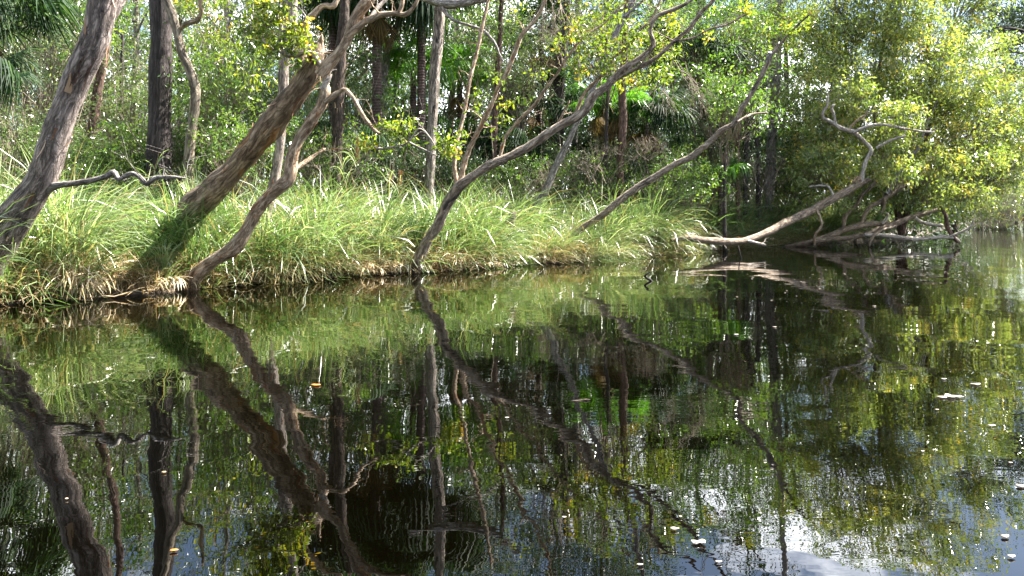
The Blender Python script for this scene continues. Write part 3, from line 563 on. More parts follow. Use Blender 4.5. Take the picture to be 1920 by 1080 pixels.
for (x, y, rx, ry) in EL:
    YY = 21.3 + rng.uniform(-.9, 1.6) + (x - 1500) * .004; c = P(x, y, YY); k = YY / F
    hub = P(1660 + (x - 1660) * .55, min(y + 90, 360), 23.3)
    cloud(lf, tw, (*c, rx * k * 1.05, 1.1, ry * k * 1.05), int(rx * ry * .54), .135, .042, .45, clump=.27, per=32, hub=hub)
for (x, y, rx, ry) in FRONT:
    YY = 19.6 + rng.uniform(-.4, .8) + (x - 1500) * .002; c = P(x, y, YY); k = YY / F
    cloud(lf, tw, (*c, rx * k, .5, ry * k), int(rx * ry * .42), .12, .040, .6, clump=.20, per=22, hub=P(1640 + (x - 1640) * .7, min(y + 50, 380), 21.2))
lf.build('foliage', [M['leaf_bush'], M['twig']], bt, smooth=False)
for rows in ([(1690, 440, 16), (1680, 380, 14), (1660, 300, 12), (1640, 200, 10), (1655, 90, 7), (1670, -40, 5)], [(1690, 430, 14), (1720, 330, 12), (1745, 200, 9), (1740, 80, 6), (1760, -40, 4)],
             [(1680, 400, 10), (1740, 330, 8), (1800, 270, 6), (1860, 210, 4)], [(1650, 300, 8), (1590, 230, 6), (1560, 130, 4), (1565, 20, 3)], [(1700, 400, 8), (1770, 360, 7), (1830, 330, 5), (1890, 320, 3)]):
    b = MB(); limb_px(b, rows, 23.2, 22.8, seg=8, kink=.4); b.build('branch', M['bark_red'], bt)
sprays(bt, 21.6, [(1850, 295, 26, 16, 120), (1870, 280, 22, 14, 80), (1740, 300, 16, 10, 60), (1655, 370, 16, 12, 60), (1520, 300, 14, 14, 40)], 'leaf_yellow', L=.11, W=.045)

# ------------------------------------------------------------------ standing trees behind the sedge
def crown(o, Y, spec, mat, dens=1.0, L=.10, W=.028, droop=.6, clump=.32, per=40, twig='twig', base=None):
    lf = MB(); tw = Slot(lf, 1)
    for s in spec:
        x, y, rx, ry = s[:4]; YY = Y if len(s) < 5 else s[4]; c = P(x, y, YY); k = YY / F
        area = rx * ry * k * k * math.pi
        cloud(lf, tw, (*c, rx * k, max(rx, ry) * k * .7, ry * k), int(area * 300 * dens * (.10 * .028) / (L * W) ), L, W, droop, clump=clump, per=per)
    lf.build('foliage', [M[mat], M[twig]], o, smooth=False)
def standing(label, rows, Y, mat, branches=(), crowns=None, cm='leaf_grey', name='forest_tree', dens=1.0, lump=.07, npeel=0, Y1=None, **k):
    b = to_ground(rows[-1][0], rows[-1][1], rows[-1][2], Y, 0)
    tr = [b] + list(rows[::-1])
    o, c, r = tree(name, label, 'tree', tr, Y, Y if Y1 is None else Y1, mat, branches, lump=lump, npeel=npeel, seg=14)
    if crowns: crown(o, Y, crowns, cm, dens, **k)
    return o
standing('thick straight dark grey trunk standing behind the sedge, right of the leaning edge trunk', [(296, -420, 24), (300, -200, 34), (302, 0, 43), (302, 100, 45), (300, 200, 46), (299, 300, 49), (299, 370, 54)], 12.6, 'bark_dark',
    [([(300, -180, 16), (240, -260, 12), (170, -320, 8)], 12.6, 12.2, None), ([(300, -220, 14), (370, -300, 10), (430, -340, 7)], 12.6, 12.4, None)],
    [(200, -330, 130, 70), (330, -420, 140, 80), (430, -330, 90, 60)], 'leaf_grey')
standing('crooked mottled trunk hugging the thick straight trunk, with an elbow branch to the right', [(300, -200, 12), (306, -60, 15), (314, 0, 18), (322, 25, 19), (333, 62, 17), (341, 97, 18), (355, 130, 18), (366, 165, 20), (365, 205, 20), (359, 245, 20), (355, 290, 21), (354, 345, 21)], 12.0, 'bark_mottled',
    [([(337, 56, 9), (346, 47, 9), (356, 42, 11), (369, 37, 10), (377, 22, 9), (376, 0, 8), (384, -60, 6)], 12, 11.8, 'bark_brown')],
    [(430, 50, 50, 45), (470, 120, 50, 45), (400, 100, 30, 40), (450, -50, 90, 60), (395, 20, 25, 40)], 'leaf_yellow', npeel=26, L=.12, W=.032)
standing('slim reddish grey trunk leaning slightly, between the leaning edge trunk and the thick straight trunk', [(225, -200, 10), (210, 0, 14), (196, 105, 17), (184, 166, 18), (177, 222, 19), (168, 278, 20), (166, 330, 20)], 15, 'bark_red', (), [(230, -210, 110, 70), (140, -130, 80, 60), (90, -60, 70, 40)], 'leaf_grey')
standing('thin dark stem just left of the thick straight trunk', [(230, 60, 5), (227, 180, 8), (226, 270, 8), (225, 330, 8)], 16.5, 'bark_dark')
standing('pale brown slender trunk rising behind the big leaning trunk', [(552, -120, 20), (546, -30, 25), (545, 60, 23), (533, 120, 21), (530, 200, 20), (524, 280, 18), (513, 345, 21), (500, 400, 22), (492, 445, 24)], 11.2, 'bark_flaky', (),
    [(560, -160, 110, 60), (470, -120, 80, 50), (480, 30, 40, 40)], 'leaf_yellow', npeel=20, dens=.8)
standing('split dark trunk with tan peeling strips, left of the tall palm', [(648, -80, 14), (645, 40, 20), (637, 117, 25), (634, 194, 25), (632, 278, 22), (629, 350, 20)], 13.6, 'bark_split', (), [(640, -190, 170, 80), (600, -90, 60, 40)], 'leaf_grey', npeel=50)
standing('grey curved trunk close behind the tall palm trunk', [(760, 0, 8), (741, 60, 10), (726, 97, 15), (722, 139, 15), (718, 194, 12), (712, 260, 12), (712, 330, 12)], 17.2, 'bark_pole', (), [(800, -40, 60, 40), (780, 30, 40, 30)], 'leaf_dark')
standing('flaky grey trunk with black streaks between the palm and the forked water-edge tree', [(840, -300, 12), (828, -100, 18), (825, 10, 22), (821, 70, 23), (815, 140, 23), (812, 200, 21), (808, 280, 20), (805, 340, 20), (804, 375, 20)], 14.6, 'bark_flaky', [
    ([(770, -14, 8), (800, -4, 14), (830, 4, 18), (870, 5, 17), (905, -1, 14), (940, -14, 11), (980, -40, 8)], 14.3, 14.0, 'bark_pole'),
    ([(830, 10, 9), (838, 26, 8), (850, 37, 7), (862, 43, 6), (880, 48, 6), (905, 57, 6), (920, 72, 6), (930, 84, 4), (936, 100, 4), (945, 118, 2)], 14.2, 13.9, 'bark_pole')],
    [(860, -170, 130, 70), (950, -110, 90, 50), (770, -130, 70, 50)], 'leaf_grey', npeel=30)
standing('narrow reddish trunk just behind the forked limbs, seen between them', [(942, -60, 8), (938, 60, 10), (933, 140, 12), (928, 230, 12), (927, 300, 11), (927, 345, 11)], 17.5, 'bark_red', (), [(945, 40, 55, 50), (890, 60, 50, 45), (1000, 60, 50, 45), (950, -60, 90, 60)], 'leaf_grey')
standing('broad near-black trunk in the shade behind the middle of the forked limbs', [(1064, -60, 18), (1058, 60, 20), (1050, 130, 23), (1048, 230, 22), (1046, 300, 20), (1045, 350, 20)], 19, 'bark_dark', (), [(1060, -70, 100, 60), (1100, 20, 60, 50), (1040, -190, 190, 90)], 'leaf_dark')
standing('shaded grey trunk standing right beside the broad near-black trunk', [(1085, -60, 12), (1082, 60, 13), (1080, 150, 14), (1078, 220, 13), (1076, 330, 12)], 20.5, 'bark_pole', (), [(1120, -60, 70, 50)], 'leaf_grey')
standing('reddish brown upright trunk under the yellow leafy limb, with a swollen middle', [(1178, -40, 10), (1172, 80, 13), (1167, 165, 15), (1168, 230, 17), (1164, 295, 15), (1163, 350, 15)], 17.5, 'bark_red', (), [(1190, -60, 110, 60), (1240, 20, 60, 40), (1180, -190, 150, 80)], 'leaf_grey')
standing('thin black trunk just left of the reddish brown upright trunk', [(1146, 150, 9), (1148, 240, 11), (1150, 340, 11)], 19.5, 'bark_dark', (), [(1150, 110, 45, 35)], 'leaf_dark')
standing('short crooked dark stem in the sedge right of the long leaning pole', [(1281, 315, 4), (1271, 340, 5), (1260, 363, 7), (1258, 385, 8), (1254, 408, 9)], 18.6, 'bark_dark', (), [(1290, 290, 28, 26), (1268, 320, 22, 18)], 'leaf_green')
standing('left one of the thin dark trunks bunched left of the straight grey trunk', [(1386, 100, 7), (1384, 230, 10), (1382, 300, 10), (1384, 375, 10)], 20, 'bark_red', (), [(1380, 60, 60, 50), (1330, 110, 50, 40)], 'leaf_green')
standing('slanting middle one of the thin dark trunks bunched left of the straight grey trunk', [(1412, 170, 6), (1402, 250, 8), (1398, 310, 8), (1397, 380, 9)], 20.6, 'bark_dark', (), [(1420, 120, 50, 40)], 'leaf_grey')
standing('right one of the thin dark trunks bunched left of the straight grey trunk', [(1404, 200, 5), (1418, 260, 7), (1422, 330, 7), (1424, 380, 7)], 21, 'bark_dark')
standing('straight grey trunk behind the long leaning pole, at the left side of the big bush', [(1466, -260, 10), (1462, -60, 13), (1458, 40, 16), (1455, 110, 21), (1451, 200, 20), (1446, 290, 20), (1441, 390, 19)], 22.5, 'bark_pole', [
    ([(1440, 130, 6), (1440, 180, 6), (1447, 208, 6), (1460, 222, 5), (1472, 245, 4)], 22.2, 22.2, 'bark_pale')], [(1440, -60, 90, 60), (1400, 20, 70, 45), (1350, -60, 70, 50)], 'leaf_green')

# rotting stump in the sedge
st = tag(empty('tree_stump'), 'small rotten pointed stump poking out of the sedge right of the forked tree', 'stump')
mb = MB(); limb_px(mb, [(945, 455, 24), (955, 430, 20), (960, 405, 16), (964, 392, 7)], 14.0, seg=12, lump=.25); mb.build('trunk', M['bark_mottled'], st)

# dark tree at the top right corner
dk = tag(empty('forest_tree'), 'dark tree with bare curving branches in the top right corner beyond the big bush', 'tree')
for rows in ([(2060, 110, 12), (1980, 85, 9), (1940, 77, 7), (1905, 82, 7), (1873, 92, 6), (1845, 99, 5), (1834, 95, 3)], [(2040, 120, 9), (1960, 104, 6), (1920, 100, 5), (1890, 96, 5), (1868, 102, 4), (1852, 110, 3)], [(2020, 60, 9), (1950, 66, 6), (1912, 56, 6), (1880, 52, 4), (1858, 50, 3)],
             [(2080, 420, 34), (2070, 250, 28), (2060, 100, 22), (2050, -100, 16)]):
    b = MB(); limb_px(b, rows, 27, 27, seg=8, kink=.3); b.build('branch' if rows[0][2] < 20 else 'trunk', M['bark_dark'], dk)
crown(dk, 28, [(1880, 10, 60, 35), (1920, 130, 50, 35), (1890, 60, 40, 16), (1950, 40, 60, 60), (1850, -40, 80, 40), (1870, 150, 40, 24), (1960, 180, 60, 60), (1850, 30, 40, 30), (1900, 60, 60, 50)], 'leaf_dark', dens=3.2, L=.13, W=.04)

# ------------------------------------------------------------------ palms
def fan_mesh(name, mat, nseg=34, rad=.62, span=R(300), droop=.6, pet=.75, blade_w=.030):
    """one fan leaf: petiole along +x from the origin, then pleated segments that radiate and hang at the tips"""
    mb = MB()
    u = np.linspace(0, 1, 5)
    pc = np.stack([u * pet, 0 * u, -.10 * u ** 2 * pet], 1)
    for k in range(4): stick(mb, pc[k], pc[k + 1], .011 - .001 * k, .010 - .001 * k, tint=.8, n=1)
    c0 = pc[-1]
    for i in range(nseg):
        a = (i / (nseg - 1) - .5) * span; L = rad * (.72 + .28 * math.cos(a * .5)) * rng.uniform(.85, 1.08)
        d = np.array([math.cos(a), math.sin(a), .0]); s = np.array([-d[1], d[0], 0]); V = []
        dr = droop * rng.uniform(.6, 1.4)
        for k, (t_, w_) in enumerate(((0, .2), (.45, 1), (.7, .7), (1, .06))):
            c = c0 + d * L * t_; c[2] += -.16 * t_ + .10 * math.sin(t_ * 2) - dr * L * max(0, t_ - .45) ** 1.5 * 1.6; c -= d * dr * L * .28 * max(0, t_ - .45)
            V += [c - s * blade_w * w_ * .5, c + s * blade_w * w_ * .5 + np.array([0, 0, blade_w * .35 * w_ * (1 if i % 2 else -1)])]
        mb.add(V, [[0, 1, 3, 2], [2, 3, 5, 4], [4, 5, 7, 6]], None, rng.uniform(0, 1))
    return mb.mesh(name, mat, smooth=False)
FANS = {k: [fan_mesh('frond', M[k], droop=d) for d in (.4, .9, 1.4)] for k in ('frond_dark', 'frond_green')}
FANS['frond_dead'] = [fan_mesh('frond', M['frond_dead'], nseg=22, span=R(85), droop=.5, pet=.5, blade_w=.022) for _ in range(3)]
def palm(label, x, yc, Y, n=26, live='frond_dark', dead=6, size=1.0, tr=.12, mat='bark_palm', trunk=True, up=.55, lean=0, name='cabbage_palm'):
    top = P(x, yc, Y); zg = gz1(top[0], Y); root = tag(empty(name), label, 'palm')
    if trunk and top[2] - zg > .5:
        mb = MB(); tube(mb, [(top[0] - lean, Y, zg - .15), (top[0] - lean * .6, Y, zg + (top[2] - zg) * .4), top + np.array([0, 0, .05])], [tr * 1.25, tr, tr * .9], seg=14, lump=.05, seed=int(x)); mb.build('trunk', M[mat], root)
    for i in range(n + dead):
        dd_ = i >= n; me = FANS['frond_dead' if dd_ else live][rng.integers(0, 3) if not dd_ else 2]
        o = mesh_obj('frond', me, root); el = rng.uniform(-1.35, -.9) if dd_ else math.asin(np.clip(rng.uniform(-.75, 1) ** 1 * .5 + up * .5, -1, 1))
        az = i * 2.399 + rng.uniform(-.3, .3); s = size * rng.uniform(.8, 1.15)
        o.location = top + np.array([0, 0, rng.uniform(-.15, .1)]) ; o.rotation_euler = (rng.uniform(-.5, .5), -el, az); o.scale = (s, s, s)
    return root
palm('tall palm with a dark ringed trunk and a heavy drooping crown at the top edge', 707, -25, 16.0, n=40, dead=5, size=1.35, tr=.11, up=.25)
palm('dark palm crown filling the top of the picture right of the tall palm trunk', 790, -55, 16.8, n=36, dead=3, size=1.3, tr=.10, up=.1)
palm('palm with a dark crown above the top edge, left of the tall palm trunk', 625, -60, 16.5, n=34, dead=2, size=1.25, tr=.10, up=.2)
palm('bright green young fan palm glowing behind the tall palm, left of the flaky trunk', 775, 130, 18.0, n=22, live='frond_green', dead=1, size=1.0, tr=.08, up=.6)
palm('lower bright green fan palm, left of the flaky trunk under the glowing one', 745, 215, 18.6, n=16, live='frond_green', dead=2, size=.85, tr=.07, up=.5)
palm('bright green fan palm between the flaky trunk and the forked limbs', 862, 135, 19.0, n=20, live='frond_green', dead=2, size=.95, tr=.08, up=.5)
palm('near fan palm with dark fronds at the left edge of the picture, upper one', -32, 15, 10.6, n=24, live='frond_dark', dead=1, size=.95, tr=.12, up=.25)
palm('near fan palm with green fronds at the left edge of the picture, lower one', -38, 125, 10.2, n=18, live='frond_dark', dead=3, size=.72, tr=.10, up=.3)
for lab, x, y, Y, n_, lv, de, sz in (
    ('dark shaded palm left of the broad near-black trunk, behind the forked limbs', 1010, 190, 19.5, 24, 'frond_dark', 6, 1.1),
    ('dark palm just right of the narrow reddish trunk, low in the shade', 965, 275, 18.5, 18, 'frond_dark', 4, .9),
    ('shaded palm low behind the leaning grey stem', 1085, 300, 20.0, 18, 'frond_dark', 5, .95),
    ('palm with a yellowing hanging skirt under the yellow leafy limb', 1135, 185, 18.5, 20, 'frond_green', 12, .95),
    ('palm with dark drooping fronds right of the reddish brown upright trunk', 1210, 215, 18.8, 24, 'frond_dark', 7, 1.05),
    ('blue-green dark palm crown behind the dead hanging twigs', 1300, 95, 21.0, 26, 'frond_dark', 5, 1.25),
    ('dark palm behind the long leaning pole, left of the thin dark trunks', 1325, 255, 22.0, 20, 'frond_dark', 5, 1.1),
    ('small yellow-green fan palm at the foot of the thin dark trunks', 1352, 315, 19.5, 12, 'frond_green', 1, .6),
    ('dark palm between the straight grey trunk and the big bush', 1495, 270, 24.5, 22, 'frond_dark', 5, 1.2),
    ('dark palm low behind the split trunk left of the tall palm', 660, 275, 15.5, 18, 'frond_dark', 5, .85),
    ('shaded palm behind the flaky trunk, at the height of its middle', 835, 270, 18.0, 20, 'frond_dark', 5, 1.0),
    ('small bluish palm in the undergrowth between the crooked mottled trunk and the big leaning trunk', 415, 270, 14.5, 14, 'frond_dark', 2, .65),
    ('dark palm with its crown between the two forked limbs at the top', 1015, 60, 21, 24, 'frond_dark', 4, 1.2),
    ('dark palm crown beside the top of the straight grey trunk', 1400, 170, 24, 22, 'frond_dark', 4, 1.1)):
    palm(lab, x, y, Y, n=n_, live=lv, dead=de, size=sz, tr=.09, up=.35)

# ------------------------------------------------------------------ shrubs of the understorey
SHR = {}
def shrub_mesh(key, mat, n, L, W, hgt, wid, droop, clump, per=30, twig='twig'):
    lf = MB(); tw = Slot(lf, 1)
    for i in range(6):
        a = i * 1.05 + rng.uniform(0, .5); rr = wid * .45 * (0 if i == 0 else 1)
        c = (rr * math.cos(a), rr * math.sin(a), hgt * rng.uniform(.35, .8), wid * .45, wid * .45, hgt * .32)
        cloud(lf, tw, c, n // 6, L, W, droop, clump, per, hub=(rr * .3 * math.cos(a), rr * .3 * math.sin(a), hgt * .12))
        stick(tw, (0, 0, -.2), (rr * .6 * math.cos(a), rr * .6 * math.sin(a), hgt * .55), .022, .009, n=4)
    SHR[key] = lf.mesh('foliage', [M[mat], M[twig]], smooth=False)
shrub_mesh('light', 'leaf_green', 3600, .10, .032, 2.2, 1.8, .5, .22)
shrub_mesh('broad', 'leaf_green', 2200, .11, .050, 1.8, 1.7, .1, .22)
shrub_mesh('grey', 'leaf_grey', 4200, .075, .018, 2.6, 1.8, .3, .22)
shrub_mesh('yellow', 'leaf_yellow', 2600, .09, .030, 2.2, 1.7, .5, .24)
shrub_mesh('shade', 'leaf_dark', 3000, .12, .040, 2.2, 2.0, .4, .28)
def shrub(key, label, x, y, Y, s=1.0, sz=None):
    """shrub whose foliage is centred on photo pixel (x, y) at distance Y"""
    c = P(x, y, Y); root = tag(empty('shrub', (c[0], Y, 0), rng.uniform(0, 6.28), s), label, 'shrub', 'understorey shrubs behind the sedge')
    hh = {'light': 2.2, 'broad': 1.8, 'grey': 2.6, 'yellow': 2.2, 'shade': 2.2}[key] * .58
    zg = gz1(c[0], Y); want = c[2] - hh * s; root.location.z = max(want, zg - .1)
    mesh_obj('foliage', SHR[key], root)
    if want > zg + .3:
        mb = MB(); tube(mb, [(0, 0, (zg - .1 - want) / s), (.05, .03, (zg - want) / s * .5), (0, 0, .3)], [.05, .04, .03], seg=7, seed=int(x)); mb.build('trunk', M['bark_dark'], root)
    return root
for row in (
    ('grey', 'pale grey-green shrub at the left edge under the fan palms', 15, 260, 12.5, 1.0), ('grey', 'grey-green shrub just right of the leaning edge trunk, low down', 130, 290, 13.5, .9),
    ('light', 'fresh green shrub low between the leaning edge trunk and its bare side branch', 95, 300, 12.0, .55), ('broad', 'glossy green shrub low between the two straight trunks on the left', 265, 290, 14.0, .7), ('light', 'green shrub behind the tip of the wavy bare side branch', 335, 300, 13.6, .65), ('light', 'mid green leafy mass behind the slim reddish trunk', 190, 220, 17.5, 1.2),
    ('light', 'green shrub at the foot of the slim reddish trunk', 180, 325, 13.2, .7), ('grey', 'tall wispy grey shrub between the slim reddish trunk and the thick straight trunk', 245, 190, 16.0, 1.3),
    ('broad', 'bluish leafy shrub low in front of the thick straight trunk, on its left', 245, 330, 13.0, .6), ('light', 'bright green shrub between the crooked mottled trunk and the big leaning trunk, upper one', 420, 165, 13.4, .8),
    ('broad', 'glossy green shrub between the crooked mottled trunk and the big leaning trunk, lower one', 410, 230, 13.4, .7), ('light', 'low green shrub half hidden behind the big leaning trunk', 450, 290, 12.6, .7),
    ('yellow', 'yellow-green leafy crown at the top, between the elbow branch and the pale twisted limb', 440, 50, 14.5, 1.1), ('light', 'green shrub just behind the pale slender trunk', 505, 190, 14.5, .9),
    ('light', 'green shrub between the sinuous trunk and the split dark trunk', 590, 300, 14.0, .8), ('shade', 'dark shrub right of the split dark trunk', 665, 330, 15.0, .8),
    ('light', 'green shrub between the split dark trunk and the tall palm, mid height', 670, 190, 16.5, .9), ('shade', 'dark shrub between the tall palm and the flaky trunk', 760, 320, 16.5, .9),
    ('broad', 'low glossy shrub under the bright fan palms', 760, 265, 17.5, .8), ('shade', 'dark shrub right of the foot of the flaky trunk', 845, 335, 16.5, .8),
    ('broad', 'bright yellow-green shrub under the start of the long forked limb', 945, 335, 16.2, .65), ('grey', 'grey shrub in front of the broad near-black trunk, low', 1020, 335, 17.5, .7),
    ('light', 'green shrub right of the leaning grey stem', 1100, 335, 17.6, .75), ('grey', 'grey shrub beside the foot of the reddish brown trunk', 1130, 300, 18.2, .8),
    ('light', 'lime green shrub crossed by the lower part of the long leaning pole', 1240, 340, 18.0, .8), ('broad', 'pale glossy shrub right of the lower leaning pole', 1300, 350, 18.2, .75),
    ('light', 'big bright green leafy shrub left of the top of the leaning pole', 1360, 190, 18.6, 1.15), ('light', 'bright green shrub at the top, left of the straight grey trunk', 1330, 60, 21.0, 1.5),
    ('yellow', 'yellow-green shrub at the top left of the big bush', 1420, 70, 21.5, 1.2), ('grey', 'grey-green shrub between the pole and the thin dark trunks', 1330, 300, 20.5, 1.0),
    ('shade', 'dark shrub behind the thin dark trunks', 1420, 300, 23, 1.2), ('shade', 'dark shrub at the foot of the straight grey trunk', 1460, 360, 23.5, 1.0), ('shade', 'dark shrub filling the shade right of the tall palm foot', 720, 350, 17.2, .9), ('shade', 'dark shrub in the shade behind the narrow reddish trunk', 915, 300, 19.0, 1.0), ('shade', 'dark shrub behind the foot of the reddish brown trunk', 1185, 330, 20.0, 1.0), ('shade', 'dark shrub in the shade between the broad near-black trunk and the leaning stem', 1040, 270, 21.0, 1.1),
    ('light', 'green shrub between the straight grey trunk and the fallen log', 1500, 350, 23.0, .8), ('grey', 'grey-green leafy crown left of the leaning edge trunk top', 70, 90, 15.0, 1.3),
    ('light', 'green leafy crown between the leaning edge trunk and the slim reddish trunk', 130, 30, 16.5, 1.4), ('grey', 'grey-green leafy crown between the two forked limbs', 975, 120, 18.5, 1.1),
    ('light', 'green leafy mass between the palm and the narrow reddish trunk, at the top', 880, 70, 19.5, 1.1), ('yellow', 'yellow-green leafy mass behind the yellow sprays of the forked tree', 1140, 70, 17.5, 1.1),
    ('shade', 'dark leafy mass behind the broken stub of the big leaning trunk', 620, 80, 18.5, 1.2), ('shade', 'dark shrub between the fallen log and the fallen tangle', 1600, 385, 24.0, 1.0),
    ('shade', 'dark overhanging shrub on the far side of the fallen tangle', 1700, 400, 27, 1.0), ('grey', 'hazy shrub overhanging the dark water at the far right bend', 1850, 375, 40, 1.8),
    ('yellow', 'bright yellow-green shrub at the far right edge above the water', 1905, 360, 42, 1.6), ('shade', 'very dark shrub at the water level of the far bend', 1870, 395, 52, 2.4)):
    shrub(*row)

# dead twiggy shrubs and hanging dead twigs
def dead_twigs(label, x, y, Y, w_, h_, n, mat='twig', hang=False, name='dead_shrub', cat='dead shrub'):
    root = tag(empty(name), label, cat); mb = MB(); c = P(x, y, Y); k = Y / F
    def grow(p, d, L, r, dep):
        e = p + d * L; stick(mb, p, e, r, r * .7, n=3, sag=(-.06 if hang else .02) * L)
        if dep == 0: return
        for _ in range(rng.integers(2, 4)):
            nd = unit(d + rng.normal(0, .55, 3) + np.array([0, 0, -.35 if hang else .12])); grow(p + (e - p) * rng.uniform(.5, 1), nd, L * rng.uniform(.55, .85), r * .62, dep - 1)
    for i in range(n):
        p = c + np.array([rng.uniform(-.3, .3) * w_ * k, rng.uniform(-.2, .2), (.5 if hang else -.5) * h_ * k])
        d = unit(np.array([rng.uniform(-1, 1) * w_ / h_, rng.uniform(-.4, .4), -1 if hang else 1])); grow(p, d, h_ * k * .45, .010, 4)
    mb.build('twigs', M[mat], root)
    return root
dead_twigs('fuzzy grey dead bush behind the long leaning pole', 1205, 275, 17.0, 90, 50, 12)
dead_twigs('dead grey twigs hanging left of the bright green shrub', 1262, 170, 16.5, 90, 110, 7, hang=True)
dead_twigs('tangle of fine dead twigs hanging at the top between the forked limbs', 1040, 35, 13.5, 70, 90, 9, hang=True)
dead_twigs('bare pale bush between the leaning grey stem and the reddish trunk', 1115, 300, 16.6, 80, 90, 7)
dead_twigs('thin dead brush under the long forked limb', 1000, 335, 15.5, 90, 60, 6)
dead_twigs('pale bare twigs right of the sinuous trunk, low', 640, 300, 13.0, 90, 90, 6)
dead_twigs('dead sticks standing left of the flaky trunk', 770, 320, 15.8, 60, 80, 5)
dead_twigs('bare pale twigs between the crooked mottled trunk and the big leaning trunk', 400, 270, 12.5, 60, 80, 5)
dead_twigs('brown dead twigs at the right of the thin dark trunks', 1415, 330, 19.6, 70, 70, 6, mat='twig')

# thicket of thin pale saplings (nobody could count them)
mb = MB(); lf = MB()
for _ in range(430):
    x = rng.uniform(-60, 560) if rng.uniform() < .62 else rng.uniform(560, 1480); Y = rng.uniform(13.0, 20) + max(0, x - 900) * .008
    X = (x - 960) / F * Y
    if sdist(np.array([X]), np.array([Y]))[0] < 2.2: continue
    z = gz1(X, Y); h_ = rng.uniform(1.2, 4.2); e = np.array([X + rng.normal(0, .35), Y + rng.normal(0, .3), z + h_])
    stick(mb, (X, Y, z - .05), e, rng.uniform(.008, .022), .004, n=5)
    for _ in range(3):
        u = rng.uniform(.35, .95); p = np.array([X, Y, z]) * (1 - u) + e * u; stick(mb, p, p + unit(rng.normal(size=3) + np.array([0, 0, .8])) * rng.uniform(.2, .7), .006, .002, n=3)
tag(mb.build('sapling_thicket', M['twig']), 'thicket of thin pale sapling stems behind the sedge', 'thicket', kind='stuff')
# low leafy ground cover under the trees
X0 = scatter(1500, 3.0, 10, (-12, 14), (9, 34), .8); z = gz(X0[:, 0], X0[:, 1])
for p in np.column_stack([X0, z]):
    m = int(rng.uniform(14, 42)); q_ = p + np.array([0, 0, .3]) + rng.normal(size=(m, 3)) * np.array([.22, .22, .28]); q_[:, 2] = np.maximum(q_[:, 2], p[2])
    leaves(lf, q_, .11, .042, .1, tint=np.clip(rng.normal(.5, .25, m), 0, 1))
tag(lf.build('ground_cover', M['leaf_green'], smooth=False), 'low leafy ground cover under the trees', 'ground cover', kind='stuff')

# ------------------------------------------------------------------ the forest behind: four kinds of tree, copied
FOR = []
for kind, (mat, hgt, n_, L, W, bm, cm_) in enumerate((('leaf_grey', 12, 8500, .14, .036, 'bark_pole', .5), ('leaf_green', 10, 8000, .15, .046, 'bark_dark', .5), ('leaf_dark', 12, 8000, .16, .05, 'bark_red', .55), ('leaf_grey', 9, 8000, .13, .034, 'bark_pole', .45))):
    tk = MB(); lf = MB(); tw = Slot(lf, 1)
    tube(tk, [(0, 0, -.4), (.12, 0, hgt * .3), (-.1, .1, hgt * .6), (.1, 0, hgt * .93)], [.17, .13, .09, .03], seg=9, seed=kind, lump=.08)
    ne = 13
    for i in range(ne):
        a = i * 2.4; zc = hgt * (.16 + .8 * i / (ne - 1)); rr = rng.uniform(.5, 1.7) * (1 - .35 * i / ne); c = np.array([rr * math.cos(a), rr * math.sin(a), zc])
        tube(tk, [(0, 0, zc - 1.0), c * np.array([.5, .5, 1]) + np.array([0, 0, -.4]), c], [.045, .03, .012], seg=6, seed=i)
        cloud(lf, tw, (*c, 1.15, 1.15, hgt * .085), n_ // ne, L, W, .6, clump=cm_ * .75, per=38, hub=c)
    FOR.append((tk.mesh('trunk', M[bm]), lf.mesh('foliage', [M[mat], M['twig']], smooth=False)))
def far_tree(kind, x, Y, s, label):
    X = (x - 960) / F * Y; root = tag(empty('forest_tree', (X, Y, gz1(X, Y)), rng.uniform(0, 6.28), s), label, 'tree', 'trees of the forest behind')
    tk, lf_ = FOR[kind]; mesh_obj('trunk', tk, root); mesh_obj('foliage', lf_, root)
marks = [(-250, 'off the left edge'), (-120, 'at the far left edge'), (10, 'behind the fan palms at the left edge'), (90, 'behind the leaning edge trunk'), (180, 'behind the slim reddish trunk'), (250, 'left of the thick straight trunk'), (340, 'behind the crooked mottled trunk'), (430, 'above the big leaning trunk'), (530, 'behind the pale slender trunk'),
         (640, 'behind the split dark trunk'), (740, 'behind the tall palm'), (850, 'right of the flaky trunk'), (930, 'behind the narrow reddish trunk'), (1040, 'behind the broad near-black trunk'), (1130, 'above the leaning grey stem'), (1220, 'right of the reddish brown trunk'), (1310, 'behind the bluish palm crown'), (1400, 'behind the thin dark trunks'), (1470, 'behind the straight grey trunk'),
         (1560, 'behind the left part of the big bush'), (1680, 'behind the middle of the big bush'), (1790, 'behind the right part of the big bush'), (1880, 'at the top right beyond the bush'), (1960, 'at the right edge')]
adj = {0: 'grey-green tall tree', 1: 'green leafy tree', 2: 'dark dense tree', 3: 'pale-stemmed grey-green tree'}
FT = [(0, 3, 21, .95), (1, 1, 19, 1.0), (2, 0, 22, .85), (3, 3, 20, .9), (4, 0, 23, .85), (5, 3, 21, .95), (6, 1, 22, .8), (7, 0, 20, .85), (8, 3, 22, .95), (9, 2, 21, .9), (10, 1, 24, 1.0), (11, 2, 23, .85), (12, 0, 25, .9), (13, 2, 24, .95), (14, 2, 24, 1.0), (15, 2, 25, .95), (16, 1, 27, 1.1), (17, 2, 26, 1.0), (18, 1, 29, 1.0),
      (19, 2, 29, 1.0), (20, 2, 33, 1.0), (21, 2, 38, 1.05), (22, 2, 46, 1.2), (23, 1, 54, 1.3)]
for (m_, kd, Y, s) in FT: far_tree(kd, marks[m_][0], Y, s, adj[kd] + ' of the second row, ' + marks[m_][1])
